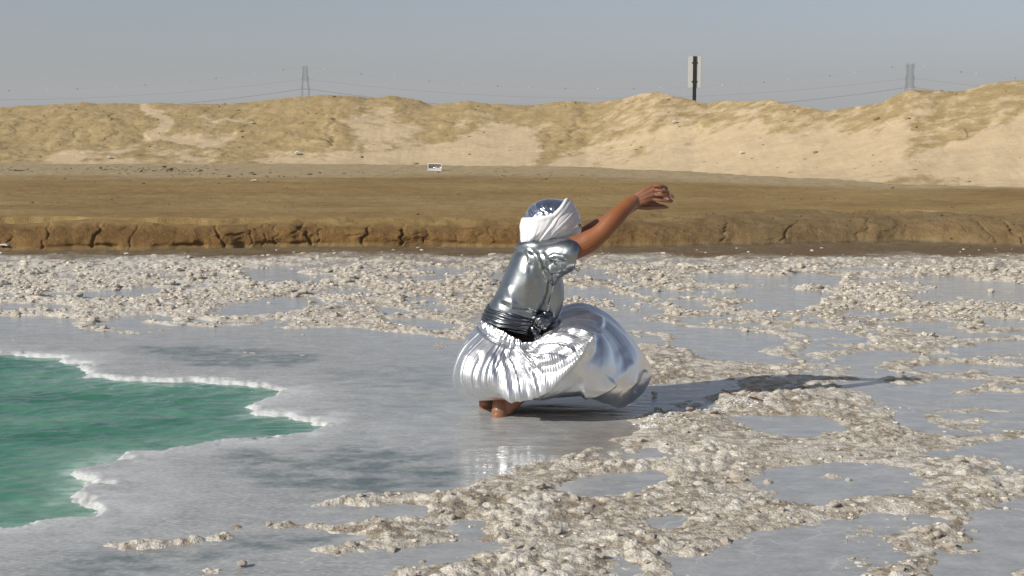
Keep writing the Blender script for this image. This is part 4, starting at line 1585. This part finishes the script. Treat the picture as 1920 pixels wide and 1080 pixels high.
SF = [
    ([(925, 732), (960, 738), (995, 733), (1035, 712), (1078, 678), (1106, 646), (1112, 625)], .060, 4, 's'),
    ([(956, 652), (972, 678), (984, 708), (990, 735)], .032, 7, 'g'),
    ([(944, 652), (955, 690), (962, 722), (975, 742)], .012, 5, 'g'),
    ([(966, 655), (986, 678), (1005, 700), (1012, 722)], .014, 5, 'g'),
    ([(972, 658), (1010, 640), (1050, 636), (1080, 645)], .009, 6, 'g'),
        ([(1000, 650), (1035, 646), (1062, 652), (1078, 668)], .012, 6, 'r'),
    ([(995, 692), (1040, 684), (1075, 664), (1095, 650)], .013, 5, 'g'),
        ([(1062, 616), (1090, 620), (1107, 632), (1108, 655), (1092, 676)], .016, 6, 'r'),
    ([(1068, 606), (1100, 612), (1130, 624)], .016, 6, 'g'),
    ([(1085, 741), (1115, 735), (1140, 726), (1154, 714)], .030, 4, 's'),
    ([(1140, 722), (1170, 700), (1190, 676)], .006, 9, 'r'),
    ([(1060, 582), (1100, 584), (1126, 598), (1128, 618)], .012, 6, 'r'),
    ([(1045, 596), (1080, 592), (1108, 600)], .009, 5, 'g'),
    ([(1165, 650), (1188, 690), (1190, 730)], .006, 10, 'r'),
    ([(1190, 740), (1204, 715), (1214, 692)], .008, 6, 'g'),
    ([(880, 660), (868, 690), (872, 725)], .004, 8, 'r'),
    ([(900, 655), (893, 690), (900, 730)], .006, 7, 'g'),
    ([(925, 660), (922, 695), (932, 735)], .006, 6, 'r'),
    ([(895, 735), (930, 744), (960, 743)], .006, 4, 'g'),
]
d = fold_disp(co, no, SF) * sstep(.02, .12, vf) * (1 - .8 * sstep(.80, .95, vf) * sstep(1030, 990, px_))
gath = fbm(uf * 95, vf * 2.0 + 3, 2, 17) - .5
band = np.exp(-((vf - .075) / .05) ** 2)
d += .014 * gath * np.exp(-vf / .22) + .012 * (fbm(uf * 190, vf * 6, 2, 23) - .5) * band
d -= .010 * np.exp(-((vf - .145) / .02) ** 2)                  # the gathering seam
d += .020 * (fbm(uf * 26, vf * 1.6, 3, 27) - .5) * sstep(.1, .3, vf) * sstep(1.0, .7, vf) * (1 - .6 * sstep(1090, 1130, px_))
d += .010 * (fbm(uf * 14 + 8, vf * 4, 3, 37) - .5) * sstep(.2, .4, vf)
# gathers running down the seat, tension folds fanning out of the lap towards the knee
left = sstep(1000, 930, px_)
ga = vnoise(uf * 120, vf * 1.5, 51)
d += left * (.006 * (ga - .5) - .006 * np.exp(-np.abs(ga - .5) * 14)) * sstep(.12, .25, vf) * sstep(1.0, .75, vf)
th_ = np.arctan2(py_ - 652, px_ - 968)
rd_ = np.hypot(py_ - 652, px_ - 968)
fa = vnoise(th_ * 5 + 1.2 * fbm(px_ * .02, py_ * .02, 2, 5), rd_ * .012, 53)
lap = sstep(0, 25, rd_) * sstep(150, 70, rd_) * sstep(-.7, -.3, th_) * sstep(1.7, 1.3, th_) * np.clip(-no[:, 1] * 1.6 + .2, 0, 1)
d += lap * (.020 * (fa - .5) - .012 * np.exp(-np.abs(fa - .5) * 9))
# keep the seam of the wrap-around noise continuous on the hidden far side
seam = np.minimum(uf, 1 - uf)
co2 = co + no * (d * sstep(0, .02, seam))[:, None]
# hem scallops
co2[:, 2] += .012 * (fbm(uf * 22, 0 * uf, 2, 41) - .5) * sstep(.8, 1, vf) * sstep(0, .03, seam)
top = co2.reshape(NV, NU, 3)
cent = top.mean(1, keepdims=True)
inner = np.stack([top[-1] + (cent[-1] - top[-1]) * k + np.array([0, 0, z]) for k, z in ((.015, .003), (.05, .012), (.12, .03), (.25, .06))])
full = np.concatenate([top, inner], 0)
uu = np.concatenate([un, np.repeat(un[-1:], 4, 0)], 0)
pw = (1 - .93 * sstep(1085, 1125, px_ + .22 * (py_ - 640))) * sstep(.12, .2, vf) * (.55 + .6 * fbm(uf * 30, vf * 5, 2, 3))
pw = np.concatenate([pw.reshape(NV, NU), np.zeros((4, NU))], 0)
me = mesh_arrays('skirt', full.reshape(-1, 3), grid_faces(NV + 4, NU, True), True, dict(pleat_u=uu.ravel(), pleat_w=pw.ravel()))
# outward faces
bm = bmesh.new()
bm.from_mesh(me)
bmesh.ops.recalc_face_normals(bm, faces=bm.faces)
bm.to_mesh(me)
bm.free()
skirt = link('skirt', me, SILVER, person)
skirt['label'] = 'wide finely pleated bright silver skirt'


# ---- dark sash wound round the waist
def belt(name, secs, wraps, mat, amp, seed):
    rings = []
    for k in np.linspace(0, len(secs) - 1, 46):
        A = catmull(np.array([s[0] for s in secs], float), np.array([k]), False)[0]
        B = catmull(np.array([s[1] for s in secs], float), np.array([k]), False)[0]
        hd = np.interp(k, range(len(secs)), [s[2] for s in secs])
        a = np.linspace(0, 2 * math.pi, 121)[:-1]
        ph = k / (len(secs) - 1) * wraps * 2 * math.pi + 1.2 * np.sin(a + seed) + 1.5 * np.sin(2 * a) + 5 * (vnoise(np.cos(a) * 2 + 5, np.sin(a) * 2 + k * 1.2, seed + 3) - .5)
        grow = 1 + amp * (np.abs(np.sin(ph / 2)) - .5) + amp * .6 * (vnoise(np.cos(a) * 3 + 9, np.sin(a) * 3 + k * 3, seed) - .5)
        rings.append([tuple(L((A[0] + B[0]) / 2 + (B[0] - A[0]) / 2 * math.cos(t) * g, (A[1] + B[1]) / 2 + (B[1] - A[1]) / 2 * math.cos(t) * g + 5 * math.sin(t), .03 - hd * math.sin(t) * g)) for t, g in zip(a, grow)])
    return link(name, mesh_arrays(name, np.array(rings).reshape(-1, 3), grid_faces(46, 120, True), True), mat, person)


sash = belt('sash', [((916, 569), (1020, 595), .150), ((911, 576), (1027, 604), .178), ((905, 588), (1022, 618), .184), ((902, 598), (1012, 632), .180), ((905, 603), (1002, 638), .150)], 7, SASHM, .034, 3)
sash['label'] = 'dark shiny sash wound round the waist'
bm = bmesh.new()
tube(bm, [L(1006, 612, -.11), L(1016, 602, -.125), L(1028, 597, -.11)], [.024, .036, .026], 16)
tube(bm, [L(1008, 618, -.12), L(1020, 612, -.135), L(1030, 600, -.12)], [.014, .018, .014], 12)
tube(bm, [L(1013, 596, -.11), L(1022, 590, -.12), L(1034, 592, -.10)], [.012, .018, .012], 12)
tube(bm, [L(1000, 618, -.13), L(1006, 630, -.13), L(1002, 642, -.12)], [.018, .022, .010], 12)
me = remesh(bm, .004, 2, 'knot')
co, no = get_co(me), get_no(me)
co += no * (.012 * (fbm(co[:, 0] * 60, co[:, 2] * 60 + co[:, 1] * 40, 3, 9) - .5))[:, None]
set_co(me, co)
link('knot', me, SASHM, sash)

# ---- turban: silver foil cap with white cloth wound round it
TC = (1032, 420)
OUT = [(1092, 424), (1089, 405), (1080, 388), (1070, 374), (1064, 371), (1054, 373), (1035, 371), (1012, 374), (996, 384), (985, 399), (977, 413), (973, 430), (974, 447), (978, 462),
       (992, 461), (1010, 466), (1034, 460), (1060, 452), (1090, 441)]
ang = np.array([math.atan2(-(y - TC[1]), x - TC[0]) for x, y in OUT])
rad = np.array([math.hypot(x - TC[0], y - TC[1]) for x, y in OUT])
o_ = np.argsort(ang)
ang, rad = ang[o_], rad[o_]
angw = np.concatenate([ang - 2 * math.pi, ang, ang + 2 * math.pi])
radw = np.tile(rad, 3)
nphi, npsi = 260, 150
phi = np.linspace(0, 2 * math.pi, nphi, endpoint=False)
rr = np.interp((phi + math.pi) % (2 * math.pi) - math.pi, angw, radw)
for _ in range(3):
    rr = (np.roll(rr, 1) + 2 * rr + np.roll(rr, -1)) / 4
psi = np.linspace(-math.pi / 2 + .02, math.pi / 2 - .02, npsi)


def bundle(scale, depth, fn):
    PH, PS = np.meshgrid(phi, psi)
    cs = np.abs(np.cos(PS)) ** .82
    xp = TC[0] + rr[None, :] * np.cos(PH) * cs * scale
    yp = TC[1] - rr[None, :] * np.sin(PH) * cs * scale
    sp = np.sin(PS)
    dyy = .04 + np.sign(sp) * np.abs(sp) ** .9 * depth * scale
    dr = fn(xp, yp, dyy, PS)
    xp = TC[0] + (xp - TC[0]) * (1 + dr)
    yp = TC[1] + (yp - TC[1]) * (1 + dr)
    dyy = .04 + (dyy - .04) * (1 + dr)
    D = YP + dyy
    x = (xp - 960) / FPX
    y = (540 - yp) / FPX
    ry, rz = CP + y * SP, -SP + y * CP
    return np.stack([x * D / ry, D, H_EYE + rz * D / ry], -1)


CUT = [(930, 404), (985, 408), (1012, 407), (1038, 401), (1051, 388), (1061, 370), (1064, 340)]


def wrap_fn(xp, yp, dyy, PS):
    q, s, t = line_d(xp, yp, CUT)
    sg = np.where(s > 0, q, -q)           # > 0 on the cloth's side
    inside = sstep(-3, 1, sg)
    roll = .022 * np.exp(-((sg - 4) / 4) ** 2)
    # folds fan out from the low left to the high right
    ax, ay = 985.0, 486.0
    th = np.arctan2(ay - yp, xp - ax)
    dist = np.hypot(xp - ax, yp - ay)
    warp = .10 * (fbm(xp * .03, yp * .03, 2, 3) - .5)
    f = vnoise((th + warp) * 13, dist * .006 + 4, 5)
    g = vnoise((th + warp) * 30, dist * .012, 8)
    lay = .030 * (f - .5) - .024 * np.exp(-np.abs(f - .5) * 30) - .007 * np.exp(-np.abs(g - .5) * 16) + .02 * (fbm(xp * .05, yp * .05, 2, 6) - .5)
    deep_ = -.035 * np.exp(-(((th - .62 + .0012 * (dist - 60)) / .035) ** 2)) - .045 * np.exp(-(((th - .95) / .03) ** 2)) - .04 * np.exp(-(((th - .36) / .03) ** 2))
    return inside * (lay * sstep(0, 14, sg) + deep_ * sstep(2, 12, sg) + roll) - (1 - inside) * .10


def cap_fn(xp, yp, dyy, PS):
    f1_, f2_, rid_ = worley(xp * .085 + .6 * fbm(xp * .06, yp * .06, 2, 4), yp * .085 + dyy * 16, 15)
    h1_, h2_, _ = worley(xp * .19 + 2, yp * .19 + dyy * 32, 19)
    smooth_top = sstep(386, 377, yp)
    return (-.07 * (f1_ - .45) + .05 * np.clip(.25 - (f2_ - f1_), 0, .25) * 2 - .025 * (h1_ - .4)) * (1 - .8 * smooth_top)


cap = link('foil_cap', mesh_arrays('foil_cap', bundle(.965, .150, cap_fn).reshape(-1, 3), grid_faces(npsi, nphi, True), True), FOILM, person)
cap['label'] = 'crumpled silver foil cap inside the turban'
wrap = link('turban', mesh_arrays('turban', bundle(.985, .165, wrap_fn).reshape(-1, 3), grid_faces(npsi, nphi, True), True), COTTON, person)
wrap['label'] = 'white cotton turban cloth wound in diagonal folds'
for o in (cap, wrap):
    bm = bmesh.new()
    bm.from_mesh(o.data)
    bmesh.ops.holes_fill(bm, edges=bm.edges, sides=400)
    bmesh.ops.recalc_face_normals(bm, faces=bm.faces)
    bm.to_mesh(o.data)
    bm.free()

# ================================================================== DUSTY AIR
bm = bmesh.new()
bmesh.ops.create_cube(bm, size=1, matrix=Matrix.Translation((0, 1250, 21.8)) @ Matrix.Diagonal((5800, 4500, 46.5, 1)))
hz = bpy.data.materials.new('dusty_air')
hz.use_nodes = True
hn, hl = hz.node_tree.nodes, hz.node_tree.links
hn.clear()
ho = hn.new('ShaderNodeOutputMaterial')
hv = hn.new('ShaderNodeVolumePrincipled')
hv.inputs['Color'].default_value = (.90, .92, .95, 1)
hv.inputs['Density'].default_value = .0007
hv.inputs['Anisotropy'].default_value = .0
hl.new(hv.outputs[0], ho.inputs['Volume'])
tag(bm_link('haze', bm, hz), kind='stuff')
